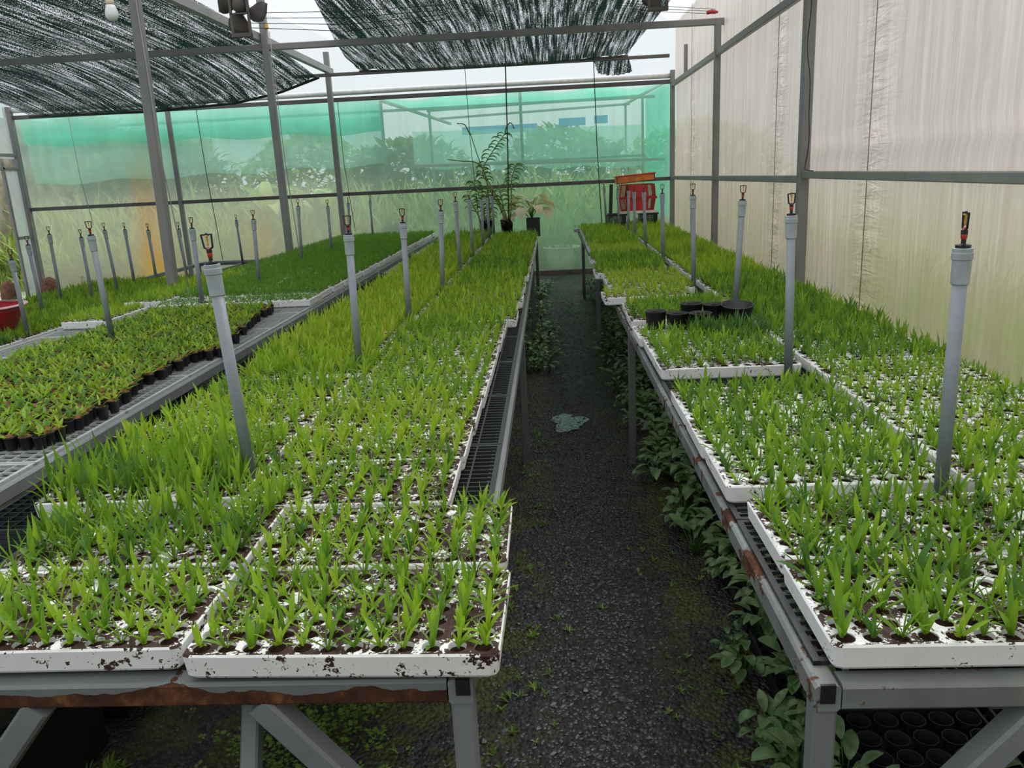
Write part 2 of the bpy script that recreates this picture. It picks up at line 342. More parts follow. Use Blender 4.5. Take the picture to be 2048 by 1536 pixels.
# ------------------------------------------------------------------ mesh builder
class MB:
    def __init__(s): s.v = []; s.f = []; s.mi = []
    def add(s, vs, fs, mi=0):
        b = len(s.v); s.v.extend([tuple(p) for p in vs]); s.f.extend([tuple(b + i for i in f) for f in fs]); s.mi.extend([mi] * len(fs)); return s
    def box(s, lo, hi, mi=0, rot=None, origin=(0, 0, 0)):
        x0, y0, z0 = lo; x1, y1, z1 = hi
        vs = [(x0, y0, z0), (x1, y0, z0), (x1, y1, z0), (x0, y1, z0), (x0, y0, z1), (x1, y0, z1), (x1, y1, z1), (x0, y1, z1)]
        if rot is not None:
            o = Vector(origin); vs = [tuple(o + rot @ Vector(p)) for p in vs]
        return s.add(vs, [(0, 3, 2, 1), (4, 5, 6, 7), (0, 1, 5, 4), (1, 2, 6, 5), (2, 3, 7, 6), (3, 0, 4, 7)], mi)
    def bar(s, p0, p1, w, h=None, mi=0, bev=0.0, up=(0, 0, 1)):
        """square tube from p0 to p1 with a small chamfer"""
        h = h or w; p0 = Vector(p0); p1 = Vector(p1); d = (p1 - p0); L = d.length; d.normalize()
        upv = Vector(up)
        if abs(d.dot(upv)) > 0.99: upv = Vector((0, 1, 0))
        a = d.cross(upv).normalized(); b = a.cross(d).normalized()
        c = min(w, h) * 0.12 if not bev else bev
        prof = [(-w/2 + c, -h/2), (w/2 - c, -h/2), (w/2, -h/2 + c), (w/2, h/2 - c), (w/2 - c, h/2), (-w/2 + c, h/2), (-w/2, h/2 - c), (-w/2, -h/2 + c)]
        vs = [tuple(p0 + a * x + b * z) for x, z in prof] + [tuple(p1 + a * x + b * z) for x, z in prof]
        n = 8
        return s.add(vs, [tuple(range(n - 1, -1, -1)), tuple(range(n, 2 * n))] + [(i, (i + 1) % n, n + (i + 1) % n, n + i) for i in range(n)], mi)
    def tube(s, pts, rad, n=10, mi=0, caps=True):
        pts = [Vector(p) for p in pts]; k = len(pts)
        rs = rad if isinstance(rad, (list, tuple)) else [rad] * k
        vs = []; ref = Vector((0, 0, 1))
        prev = None
        for i, p in enumerate(pts):
            d = (pts[min(i + 1, k - 1)] - pts[max(i - 1, 0)])
            if d.length < 1e-9: d = Vector((0, 0, 1))
            d.normalize()
            if prev is None:
                r0 = Vector((1, 0, 0)) if abs(d.x) < 0.9 else Vector((0, 1, 0))
                a = (r0 - d * r0.dot(d)).normalized()
            else:
                a = (prev - d * prev.dot(d)).normalized()
            prev = a; b = d.cross(a)
            for j in range(n):
                t = 2 * math.pi * j / n; vs.append(tuple(p + (a * math.cos(t) + b * math.sin(t)) * rs[i]))
        fs = [(i * n + j, i * n + (j + 1) % n, (i + 1) * n + (j + 1) % n, (i + 1) * n + j) for i in range(k - 1) for j in range(n)]
        if caps: fs += [tuple(range(n - 1, -1, -1)), tuple(range((k - 1) * n, k * n))]
        return s.add(vs, fs, mi)
    def lathe(s, prof, n=16, o=(0, 0, 0), mi=0, close=True):
        vs = [(o[0] + r * math.cos(2 * math.pi * j / n), o[1] + r * math.sin(2 * math.pi * j / n), o[2] + z) for r, z in prof for j in range(n)]
        k = len(prof)
        fs = [(i * n + j, i * n + (j + 1) % n, (i + 1) * n + (j + 1) % n, (i + 1) * n + j) for i in range(k - 1) for j in range(n)]
        if close: fs += [tuple(range(n - 1, -1, -1)), tuple(range((k - 1) * n, k * n))]
        return s.add(vs, fs, mi)
    def mesh(s, name, mats, smooth=False):
        me = bpy.data.meshes.new(name); me.from_pydata(s.v, [], s.f)
        for m in (mats if isinstance(mats, (list, tuple)) else [mats]): me.materials.append(m)
        if any(s.mi): me.polygons.foreach_set('material_index', s.mi)
        if smooth: me.polygons.foreach_set('use_smooth', [True] * len(s.f))
        me.update(); return me
    def build(s, name, mats, parent=None, smooth=False, loc=None):
        return link(name, s.mesh(name, mats, smooth), parent, loc)

def link(name, data, parent=None, loc=None, rz=0.0):
    o = bpy.data.objects.new(name, data); col.objects.link(o)
    if parent is not None: o.parent = parent
    if loc is not None: o.location = loc
    if rz: o.rotation_euler = (0, 0, rz)
    return o
def tag(o, label=None, cat=None, group=None, kind=None):
    if label: o['label'] = label
    if cat: o['category'] = cat
    if group: o['group'] = group
    if kind: o['kind'] = kind
    return o
def empty(name, loc=(0, 0, 0), rz=0.0):
    return link(name, None, None, loc, rz)
def copy_one(o, parent=None):
    c = o.copy(); col.objects.link(c)
    if parent is not None: c.parent = parent
    return c
KIDS = {}
def copy_tree(o, parent=None):
    c = copy_one(o, parent)
    if o not in KIDS: KIDS[o] = list(o.children)
    for ch in KIDS[o]: copy_tree(ch, c)
    return c
def ordinal(n):
    w = ['', 'first', 'second', 'third', 'fourth', 'fifth', 'sixth', 'seventh', 'eighth', 'ninth', 'tenth', 'eleventh', 'twelfth', 'thirteenth',
         'fourteenth', 'fifteenth', 'sixteenth', 'seventeenth', 'eighteenth', 'nineteenth', 'twentieth']
    tens = {20: 'twenty', 30: 'thirty', 40: 'forty', 50: 'fifty'}
    if n < len(w): return w[n]
    t = n // 10 * 10
    if n % 10 == 0: return tens[t][:-1] + 'ieth'
    return tens[t] + '-' + w[n % 10]
def px(x, y, z):
    c = W2C @ Vector((x, y, z - CAM_H))
    if c.z < 0.05: return None
    return 1024 + F_PX * c.x / c.z, 768 + F_PX * c.y / c.z

# ------------------------------------------------------------------ setting: floor, films, nets
tag(MB().box((-9.05, -4, -0.06), (2.1, 13.9, 0.0)).build('floor', M['floor']), kind='structure')
tag(MB().box((-40, 13.9, -0.10), (25, 60, -0.03)).build('ground_outside', M['outdoor_ground']), kind='structure')
tag(MB().box((2.1, -6, -0.10), (25, 13.9, -0.03)).build('ground_outside', M['outdoor_ground']), kind='structure')
tag(MB().box((-40, -6, -0.10), (-9.05, 13.9, -0.03)).build('pavement_outside', M['pavement']), kind='structure')

def sheet(name, fn, nu, nv, mat, thick=0.0, kind='structure', parent=None, smooth=True):
    """surface from fn(u,v) on a grid"""
    mb = MB(); vs = [fn(i / nu, j / nv) for j in range(nv + 1) for i in range(nu + 1)]
    fs = [(j * (nu + 1) + i, j * (nu + 1) + i + 1, (j + 1) * (nu + 1) + i + 1, (j + 1) * (nu + 1) + i) for j in range(nv) for i in range(nu)]
    mb.add(vs, fs); o = mb.build(name, mat, parent, smooth)
    if kind: o['kind'] = kind
    return o
def wob(a, b): return math.sin(a * 3.1 + 1.3 * math.sin(b * 2.3)) * 0.5 + math.sin(a * 7.7 + b * 1.7) * 0.25
sheet('wall_far', lambda u, v: (-9.05 + 11.2 * u, 13.93 + 0.008 * wob(u * 11, v * 3), 0.06 + 2.98 * v), 90, 16, M['film_far'])
def right_fn(u, v):
    y = -4 + 17.93 * u; z = 0.02 + 3.9 * v; x = 2.14 + 0.010 * wob(y * 1.3, z * 1.5)
    for sy in (5.575, 7.82, 12.31): x -= 0.014 * math.exp(-abs(y - sy) * 9) * math.cos(z * 26 + 2 * math.sin(z * 5))
    x += 0.03 * max(0.0, 1 - abs(z - (1.78 + 0.0 * y)) * 12) * (0.5 if y < 7 else 0)
    return (x, y, z)
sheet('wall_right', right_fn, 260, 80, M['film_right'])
# roof: two bays with a ridge along the house
for (xa, xb, nm) in ((-3.36, 2.14, 'ceiling'), (-9.05, -3.36, 'ceiling')):
    xm = (xa + xb) / 2
    sheet(nm, lambda u, v: ((xa + (xm - xa) * 2 * u) if u < .5 else (xm + (xb - xm) * (2 * u - 1)), -4 + 17.93 * v, 3.88 + 1.15 * (1 - abs(2 * u - 1)) ** 0.8), 24, 20, M['film_roof'])
def gable_fn(u, v):
    x = -9.05 + 11.19 * u
    xa, xb = (-9.05, -3.36) if x < -3.36 else (-3.36, 2.14)
    w = (x - xa) / (xb - xa); top = 3.88 + 1.15 * (1 - abs(2 * w - 1)) ** 0.8
    return (x, 13.90, 3.06 + (top - 3.06) * v)
sheet('wall_far_gable', gable_fn, 80, 4, M['film_gable'])
MB().tube([(-9.05, 13.86, 3.145), (-5, 13.86, 3.13), (-2, 13.86, 3.14), (2.05, 13.86, 3.12)], 0.042, 10).build('trim_film_roll', M['white_plastic'], smooth=True)['kind'] = 'structure'
MB().box((-9.0, 13.78, 0.0), (2.1, 13.98, 0.075)).build('baseboard_far', M['concrete'])['kind'] = 'structure'
sheet('wall_near_light_block', lambda u, v: (-9.05 + 11.15 * u, -4.0, 0.02 + 3.5 * v), 30, 10, M['film_light_block'])  # unseen wall added behind the camera to cut light from that side
# left end of the house: panel, header and an open doorway
tag(MB().add([(-9.05, 13.42, 0.1), (-9.05, 13.85, 0.1), (-9.05, 13.85, 2.15), (-9.05, 13.42, 2.15)], [(0, 1, 2, 3)]).add([(-9.05, 11.0, 2.36), (-9.05, 13.85, 2.36), (-9.05, 13.85, 3.4), (-9.05, 11.0, 3.4)], [(0, 1, 2, 3)]).add([(-9.05, -4, 0.05), (-9.05, 12.2, 0.05), (-9.05, 12.2, 3.5), (-9.05, -4, 3.5)], [(0, 1, 2, 3)]).build('wall_left', M['film_door']), kind='structure')
df = MB()
for p0, p1 in [((-9.03, 13.38, 0), (-9.03, 13.38, 2.3)), ((-9.03, 12.25, 0), (-9.03, 12.25, 3.4)), ((-9.03, 12.2, 2.2), (-9.03, 13.9, 2.2)), ((-9.03, 12.2, 2.42), (-9.03, 13.9, 2.42)), ((-9.03, 13.38, 1.05), (-9.03, 13.85, 1.05))]:
    df.bar(p0, p1, 0.05)
tag(df.build('door_frame', M['galv']), kind='structure')

# steel frame of the house
FY = (6.8, 10.3)
def member(name, p0, p1, w, h, mat, label, cat, group=None, extra=None):
    m = MB().bar(p0, p1, w, h)
    o = m.build(name, mat); tag(o, label, cat, group); return o
member('steel_post', (2.07, 13.83, 0), (2.07, 13.83, 3.2), .075, .075, M['galv'], 'grey steel corner post where the far film wall meets the right wall', 'post', 'greenhouse posts')
member('steel_post', (2.07, 10.3, 0), (2.07, 10.3, 3.35), .075, .075, M['galv'], 'grey steel post on right wall carrying the long overhead tie beam', 'post', 'greenhouse posts')
member('steel_post', (2.07, 6.8, 0), (2.07, 6.8, 3.6), .085, .085, M['galv'], 'nearest grey steel post on the right wall, with black cable beside it', 'post', 'greenhouse posts')
member('steel_post', (2.07, 3.3, 0), (2.07, 3.3, 3.6), .085, .085, M['galv'], 'grey steel wall post just outside the right edge of view', 'post', 'greenhouse posts')
member('steel_post', (2.07, 12.55, 3.0), (2.07, 12.55, 3.4), .05, .05, M['galv'], 'short grey stub standing on the upper right wall rail', 'post', 'greenhouse posts')
member('steel_post', (-3.30, 6.8, 0), (-3.22, 6.8, 3.62), .08, .08, M['galv'], 'thick grey steel post left of centre rising out of the left bench', 'post', 'greenhouse posts')
member('steel_post', (-3.36, 10.3, 0), (-3.36, 10.3, 3.9), .085, .085, M['galv'], 'grey steel post under the hanging fan where tie beam and gutter cross', 'post', 'greenhouse posts')
member('steel_post', (-3.50, 13.7, 0), (-3.50, 13.7, 3.75), .085, .085, M['galv'], 'grey steel post at far wall just right of the left shade net', 'post', 'greenhouse posts')
member('steel_post', (-6.32, 13.86, 0), (-6.32, 13.86, 3.1), .07, .07, M['galv'], 'slim grey steel post on the far wall behind the left bench', 'post', 'greenhouse posts')
member('steel_post', (-9.05, 13.83, 0), (-9.05, 13.83, 3.2), .12, .12, M['galv'], 'weathered grey corner post beside the doorway at far left', 'post', 'greenhouse posts')
member('steel_beam', (-9.05, 13.86, 3.03), (2.05, 13.86, 3.03), .05, .065, M['galv_dark'], 'dark horizontal steel rail along the top of the far film wall', 'beam')
member('steel_beam', (-9.05, 13.86, 1.51), (2.05, 13.86, 1.51), .05, .06, M['galv_dark'], 'dark horizontal steel rail across the middle of the far film wall', 'beam')
member('steel_beam', (2.07, -4, 2.98), (2.07, 13.8, 2.98), .05, .075, M['galv'], 'upper grey steel rail running the length of the right film wall', 'beam')
member('steel_beam', (2.07, 6.84, 1.585), (2.07, -4, 1.565), .05, .056, M['galv'], 'lower grey rail on right film wall, nearer stretch up to first post', 'beam')
member('steel_beam', (2.07, 13.8, 1.52), (2.07, 6.76, 1.55), .05, .06, M['galv'], 'lower grey rail on right film wall, farther stretch beyond first post', 'beam')
member('steel_beam', (-9.05, 10.3, 3.345), (2.20, 10.3, 3.325), .06, .075, M['galv'], 'long grey tie beam crossing overhead below both shade nets', 'beam')
member('steel_beam', (-3.95, 13.35, 3.36), (1.95, 13.35, 3.36), .05, .05, M['galv_dark'], 'rust brown tie beam under the far edge of the right shade net', 'beam')
member('steel_beam', (-9.05, 6.8, 3.41), (2.1, 6.8, 3.41), .06, .075, M['galv'], 'overhead tie beam holding the bladed fan, just above the frame edge', 'beam')
member('steel_beam', (-3.44, 4.0, 3.45), (-3.44, 13.7, 3.45), .07, .10, M['galv'], 'long grey gutter beam running away beside the left shade net', 'beam')
member('steel_beam', (-3.9, 8.9, 3.70), (-1.6, 8.9, 3.70), .05, .06, M['galv'], 'short grey cross beam behind the bladed fan at top of view', 'beam')
# shade nets hung under the roof
def edge_interp(pts, t):
    x = t * (len(pts) - 1); i = min(int(x), len(pts) - 2); f = x - i
    return [pts[i][k] * (1 - f) + pts[i + 1][k] * f for k in range(3)]
def right_net(u, v):
    y = 4.5 + 8.75 * v
    xl = -1.75 - 1.15 * min(1, v * 1.1); xr = 1.85 - 0.55 * v
    if v > .85: xr -= 0.0
    x = xl + (xr - xl) * u
    sag = 0.11 * math.sin(math.pi * u) * (0.35 + 0.65 * abs(math.sin(math.pi * (y - 3.3) / 3.5)))
    z = 3.62 - 0.20 * v - sag * 0.9 + 0.22 * abs(2 * u - 1) ** 4 * (1 - v) + 0.015 * math.sin(x * 21 + y)
    if v > .98: z -= 0.02
    return (x, y, z)
tag(sheet('shade_net', right_net, 90, 60, M['shade_net'], kind=None), 'dark woven shade net hung over the aisle and right benches', 'shade net')
tag(sheet('shade_net', lambda u, v: (0.75 + 0.55 * u + 0.12 * v, 13.3 + 0.45 * v, 3.42 - 0.22 * v - 0.04 * math.sin(u * 3.14) + 0.01 * math.sin(u * 40)), 20, 6, M['shade_net'], kind=None), 'small loose flap of shade net below the right net, near the corner', 'shade net')
LEDGE = [(-8.45, 13.45, 3.00), (-6.44, 13.5, 2.985), (-5.02, 13.5, 3.04), (-4.26, 13.45, 3.157), (-3.55, 13.3, 3.335)]
def left_net(u, v):
    e = edge_interp(LEDGE, u)
    y0 = 3.5; y = y0 + (e[1] - y0) * v
    xs = -9.0 + (-3.65 + 9.0) * u
    x = xs + (e[0] - xs) * v
    z0 = 3.62
    z = z0 + (e[2] - z0) * v ** 4 + 0.05 * math.sin(math.pi * u) * (-math.sin(math.pi * v)) + 0.02 * math.sin(u * 60 + 2 * math.sin(v * 9)) * (0.3 + v)
    return (x, y, z)
ln = tag(sheet('shade_net', left_net, 110, 60, M['shade_net'], kind=None), 'dark woven shade net hung over the left benches, far edge drooping', 'shade net')
hem = MB().tube([edge_interp(LEDGE, i / 30)[:2] + [edge_interp(LEDGE, i / 30)[2] - 0.01] for i in range(31)], 0.022, 6).build('hem', M['plastic_black'], ln, True)
hem2 = MB().tube([(-2.88 + 4.18 * i / 30, 13.22, 3.37 - 0.03 * math.sin(math.pi * i / 30)) for i in range(31)], 0.02, 6)
tag(hem2.build('net_support_pole', M['galv_dark'], smooth=True), 'dark pole gathering the far hem of the right shade net', 'pole')

# ------------------------------------------------------------------ benches
RT = 0.835       # top of the bench frames
def bench(name, label, x0, x1, y0, y1, zt, leg_ys, front_mat, rail_mat, braces=True, end_gap=False):
    b = tag(empty(name, (0, 0, 0)), label, 'bench')
    r = .05; zt = zt - .010; z = zt - r / 2
    MB().bar((x0 + r/2, y0, z), (x0 + r/2, y1, z), r * .9, r).build('side_rail', rail_mat, b)
    MB().bar((x1 - r/2, y0, z), (x1 - r/2, y1, z), r * .9, r).build('side_rail', rail_mat, b)
    MB().bar((x0 + r, y0 + .025, z), (x1 - r, y0 + .025, z), r, r).build('end_rail', front_mat, b)
    MB().bar((x0 + r, y1 - .025, z), (x1 - r, y1 - .025, z), r, r).build('end_rail', rail_mat, b)
    xm = (x0 + x1) / 2
    MB().bar((xm, y0 + .05, z - .006), (xm, y1 - .05, z - .006), .03, .03).build('middle_rail', M['leg_dark'], b)
    for k, y in enumerate(leg_ys):
        mat = M['paint_clean'] if k == 0 else M['leg_dark']
        for x in (x0 + .024, x1 - .024):
            MB().bar((x, y, 0), (x, y, zt - r), .042, .042).build('leg', mat, b)
        if k:
            MB().bar((x0 + r, y, z), (x1 - r, y, z), .04, .045).build('cross_rail', M['leg_dark'], b)
        if braces and k == 0:
            for x, s in ((x0 + .045, 1), (x1 - .045, -1)):
                MB().bar((x, y, .33), (x + s * .36, y, zt - r - .003), .05, .05, up=(0, 1, 0)).build('brace', mat, b)
    return b
LEGY = (1.275, 4.58, 8.0, 11.45)
bench('slatted_bench', 'centre bench with rusty grey front rail, left of the gravel aisle', -1.40, -0.165, 1.25, 11.75, RT, LEGY, M['paint_front'], M['paint_clean'])
bench('slatted_bench', 'right bench between the aisle and the white film wall, chipped blue-grey corner', .425, 1.70, 1.215, 12.3, RT, (1.24, 4.53, 7.75, 11.0), M['paint_worn'], M['paint_worn'])
bench('slatted_bench', 'left bench with long grey side rail, carrying moss pots and trays', -3.32, -1.735, 1.2, 12.6, RT, (1.53, 4.17, 7.47, 10.11, 12.4), M['paint_clean'], M['paint_clean'], braces=False)
bench('slatted_bench', 'low bench at the far left behind the moss pots', -5.45, -3.95, 3.6, 12.4, .62, (3.8, 6.6, 9.4, 12.2), M['paint_clean'], M['paint_clean'], braces=False)
for bx, lab, by in ((-.62, 'leaning grey steel prop under the front rail of the centre bench', -.62), (1.16, 'leaning grey steel prop under the front rail of the right bench', 1.16)):
    tag(MB().bar((bx, 1.02, 0), (bx, 1.38, RT - .055), .035, .035).build('steel_prop', M['paint_clean'], None), lab, 'prop')
# black blocks stand for the shade inside the hollow side rail ends
MB().box((-.198, 1.2465, .795), (-.172, 1.252, .827)).build('tube_end_shade', M['plastic_black'], bpy.data.objects['slatted_bench'])
MB().box((.437, 1.2115, .793), (.462, 1.217, .829)).build('tube_end_shade', M['plastic_black'], bpy.data.objects['slatted_bench.001'])

def grid_panel_mesh(name, w, l, cx, cy, bar, mat, hgt=.018, rim=.014):
    m = MB(); nx = max(1, round(w / cx)); ny = max(1, round(l / cy))
    for i in range(nx + 1):
        t = rim if i in (0, nx) else bar; x = w * i / nx; x = min(max(x, t / 2), w - t / 2)
        m.box((x - t / 2, 0, -hgt), (x + t / 2, l, 0))
    for j in range(ny + 1):
        t = rim if j in (0, ny) else bar; y = l * j / ny; y = min(max(y, t / 2), l - t / 2)
        m.box((0, y - t / 2, -hgt + .001), (w, y + t / 2, -.0006))
    return m.mesh(name, mat)
gm1 = grid_panel_mesh('grid_panel', 1.199, .60, .078, .034, .006, M['grid_black'], .0095)
gm2 = grid_panel_mesh('grid_panel', 1.53, .60, .056, .042, .0035, M['grid_grey'], .0095)
gm3 = grid_panel_mesh('grid_panel', .95, .60, .058, .046, .0035, M['grid_wire'], .02)
gm4 = grid_panel_mesh('grid_panel', 1.24, .60, .078, .034, .006, M['grid_black'], .0095)
for nm, gm, x, y0, n, z in (('centre', gm1, -1.382, 1.31, 17, RT), ('right', gm4, .443, 1.275, 18, RT), ('left', gm2, -3.293, 1.27, 18, RT)):
    for k in range(n):
        o = link('grid_panel', gm, None, (x, y0 + .605 * k, z))
        tag(o, '%s plastic grid panel on the %s bench, %s from front end' % ('grey' if nm == 'left' else 'black', nm, ordinal(k + 1)), 'grid panel', 'grid panels on the %s bench' % nm)
# stacks of spare grid panels on the ground between the left and centre benches
for k in range(1, 17):
    y0_ = .9 + .66 * k; hb = (.20, .30, .12, .24)[k % 4]
    pb = tag(MB().box((-2.38, y0_ + .03, 0), (-1.47, y0_ + .57, hb)).build('pallet_block', M['plastic_black']), 'dark block under the spare grid panels beside left bench, %s back' % ordinal(k), 'block', 'blocks under the spare grids')
    for q in range(7 + (k % 2)):
        o = link('grid_panel', gm3, None, (-2.40 + rnd.uniform(-.02, .02), y0_ + rnd.uniform(-.008, .008), hb + .0215 + q * .021), 0)
        tag(o, 'spare black grid panel in low stack beside left bench, %s stack back, %s up' % (ordinal(k), ordinal(q + 1)), 'grid panel', 'spare grid panels by the left bench')

# ------------------------------------------------------------------ foam trays with round cells
NXC, NYC = 12, 7
TW, TD, TH = .583, .322, .05
PX_, PY_ = (TW - .014) / NXC, (TD - .012) / NYC
CELLS = [(.007 + PX_ * (i + .5), .006 + PY_ * (j + .5)) for j in range(NYC) for i in range(NXC)]
def tray_mesh(name, mat):
    m = MB(); vid = {}
    def V(x, y, z):
        k = (round(x, 5), round(y, 5), round(z, 5))
        if k not in vid: vid[k] = len(m.v); m.v.append(k)
        return vid[k]
    F = m.f
    rr = .0176
    for cx, cy in CELLS:
        sq = []; ci = []; cb = []
        for a in range(4):
            cs = [(-1, -1), (1, -1), (1, 1), (-1, 1)]; p, q = cs[a], cs[(a + 1) % 4]
            for t in (0, 1 / 3, 2 / 3):
                X = (p[0] + (q[0] - p[0]) * t) * PX_ / 2; Y = (p[1] + (q[1] - p[1]) * t) * PY_ / 2
                ang = math.atan2(Y, X)
                sq.append(V(cx + X, cy + Y, TH))
                ci.append(V(cx + rr * math.cos(ang), cy + rr * math.sin(ang), TH - .0008))
                cb.append(V(cx + rr * .82 * math.cos(ang), cy + rr * .82 * math.sin(ang), TH - .016))
        for i in range(12):
            j = (i + 1) % 12
            F.append((sq[i], sq[j], ci[j], ci[i])); F.append((ci[i], ci[j], cb[j], cb[i]))
    # rim and walls
    per = []
    x0, x1, y0, y1 = .007, TW - .007, .006, TD - .006
    for i in range(NXC * 3): per.append((x0 + PX_ * i / 3, y0))
    for j in range(NYC * 3): per.append((x1, y0 + PY_ * j / 3))
    for i in range(NXC * 3): per.append((x1 - PX_ * i / 3, y1))
    for j in range(NYC * 3): per.append((x0, y1 - PY_ * j / 3))
    def ring(ins, z, r=.014):
        out = []
        for (x, y) in per:
            X = (x - TW / 2) * (TW / 2 - ins) / ((x1 - x0) / 2); Y = (y - TD / 2) * (TD / 2 - ins) / ((y1 - y0) / 2)
            cx = max(-(TW / 2 - ins - r), min(TW / 2 - ins - r, X)); cy = max(-(TD / 2 - ins - r), min(TD / 2 - ins - r, Y))
            d = Vector((X - cx, Y - cy))
            if d.length > 1e-6 and abs(X) > TW/2-ins-r-1e-9 and abs(Y) > TD/2-ins-r-1e-9:
                d = d.normalized() * r; X, Y = cx + d.x, cy + d.y
            out.append(len(m.v)); m.v.append((TW / 2 + X, TD / 2 + Y, z))
        return out
    base = [V(x, y, TH) for x, y in per]
    rings = [base, ring(.0035, TH), ring(.0005, TH - .004), ring(.004, .006), ring(.008, .0)]
    n = len(per)
    for a, b in zip(rings, rings[1:]):
        for i in range(n): F.append((a[i], b[i], b[(i + 1) % n], a[(i + 1) % n]))
    F.append(tuple(rings[-1])); m.mi = [0] * len(F)
    return m.mesh(name, mat)
def soil_mesh(name, seed):
    r2 = random.Random(seed); m = MB()
    for cx, cy in CELLS:
        top = TH + r2.uniform(-.008, .001); n = 8
        vs = [(cx, cy, top + .003)]
        for j in range(n):
            a = 2 * math.pi * j / n; vs.append((cx + .010 * math.cos(a) * r2.uniform(.8, 1.1), cy + .010 * math.sin(a), top + r2.uniform(-.001, .002)))
        for j in range(n):
            a = 2 * math.pi * j / n; vs.append((cx + .0168 * math.cos(a), cy + .0168 * math.sin(a), min(top - .003, TH - .003)))
        m.add(vs, [(0, 1 + j, 1 + (j + 1) % n) for j in range(n)] + [(1 + j, 9 + j, 9 + (j + 1) % n, 1 + (j + 1) % n) for j in range(n)])
    return m.mesh(name, M['soil'], True)
tray_me = {k: tray_mesh('seedling_tray', M[k]) for k in ('foam_dirty', 'foam_mid', 'foam_clean')}
soil_me = [soil_mesh('soil', s) for s in (1, 2, 3)]

# ------------------------------------------------------------------ leaves and seedlings
def leaf_verts(L, W, az, el, curl, n=4, base=(0, 0, 0), fold=0.25, twist=0.0, shape='strap'):
    """strip of n segments, 3 verts per row; returns (verts, faces)"""
    vs = []; p = np.array(base, float); d_el = el
    h = np.array([math.cos(az), math.sin(az), 0.0]); side0 = np.array([-math.sin(az), math.cos(az), 0.0])
    for i in range(n + 1):
        t = i / n
        if shape == 'strap': w = W * (0.55 + 1.1 * t - 0.2 * t * t) if t < .45 else W * (1.0 - ((t - .45) / .55) ** 2.2)
        else: w = W * math.sin(math.pi * min(1, t * .96 + .04)) ** .8
        w = max(w, W * .02)
        d = h * math.cos(d_el) + np.array([0, 0, math.sin(d_el)]); nrm = -h * math.sin(d_el) + np.array([0, 0, math.cos(d_el)])
        tw = twist * t; side = side0 * math.cos(tw) + nrm * math.sin(tw)
        if i == n: vs.append(tuple(p)); break
        vs.append(tuple(p - side * w / 2 + nrm * fold * w / 2)); vs.append(tuple(p)); vs.append(tuple(p + side * w / 2 + nrm * fold * w / 2))
        p = p + d * (L / n); d_el -= curl / n
    fs = []
    for i in range(n - 1):
        a = 3 * i; fs += [(a, a + 1, a + 4, a + 3), (a + 1, a + 2, a + 5, a + 4)]
    a = 3 * (n - 1); fs += [(a, a + 1, a + 3), (a + 1, a + 2, a + 3)]
    return vs, fs
def seedling(seed, kind, n=4):
    r = random.Random(seed); m = MB()
    az0 = r.uniform(0, math.pi)
    if kind == 'strap':
        k = r.choice((5, 5, 6, 7)); hs = r.uniform(.85, 1.2)
        for i in range(k):
            c = i / (k - 1) - .5
            el = R(88 - abs(c) * r.uniform(50, 95)); az = az0 + (math.pi if c < 0 else 0) + r.uniform(-.5, .5)
            L = hs * (.080 - abs(c) * .050) * r.uniform(.85, 1.15)
            v, f = leaf_verts(L, .0092 * r.uniform(.8, 1.1), az, el, R(r.uniform(5, 60)) * (.4 + abs(c)), n, (r.uniform(-.002, .002), r.uniform(-.002, .002), -.002), .4, r.uniform(-.4, .4))
            m.add(v, f)
    elif kind == 'grass':
        for i in range(10):
            v, f = leaf_verts(r.uniform(.03, .062), .0046, r.uniform(0, 6.28), R(r.uniform(45, 88)), R(r.uniform(10, 70)), max(2, n - 1), (r.uniform(-.012, .012), r.uniform(-.012, .012), -.001), .3, r.uniform(-.5, .5)); m.add(v, f)
    elif kind == 'plantlet':
        for i in range(r.choice((5, 6, 7))):
            v, f = leaf_verts(r.uniform(.028, .05), .0085, r.uniform(0, 6.28), R(r.uniform(15, 70)), R(r.uniform(-10, 40)), n, (r.uniform(-.008, .008), r.uniform(-.008, .008), 0), .3, r.uniform(-.6, .6)); m.add(v, f)
    return m
def to_np(m):
    v = np.array(m.v, float); f = m.f
    q = np.array([x if len(x) == 4 else (x[0], x[1], x[2], -1) for x in f], int)
    return v, q
VAR_N = 10
near_mb = {k: [seedling(100 * i + 7 + j, k, 5) for j in range(VAR_N)] for i, k in enumerate(('strap', 'grass', 'plantlet'))}
far_np = {k: [to_np(seedling(100 * i + 7 + j, k, 3)) for j in range(VAR_N)] for i, k in enumerate(('strap', 'grass', 'plantlet'))}
LEAFS = ['leaf_lime', 'leaf_green', 'leaf_deep', 'leaf_yellow', 'leaf_grass', 'leaf_blue']
near_me = {}
def near_mesh(kind, j, mat):
    k = (kind, j, mat)
    if k not in near_me: near_me[k] = near_mb[kind][j].mesh('seedling', M[mat], True)
    return near_me[k]
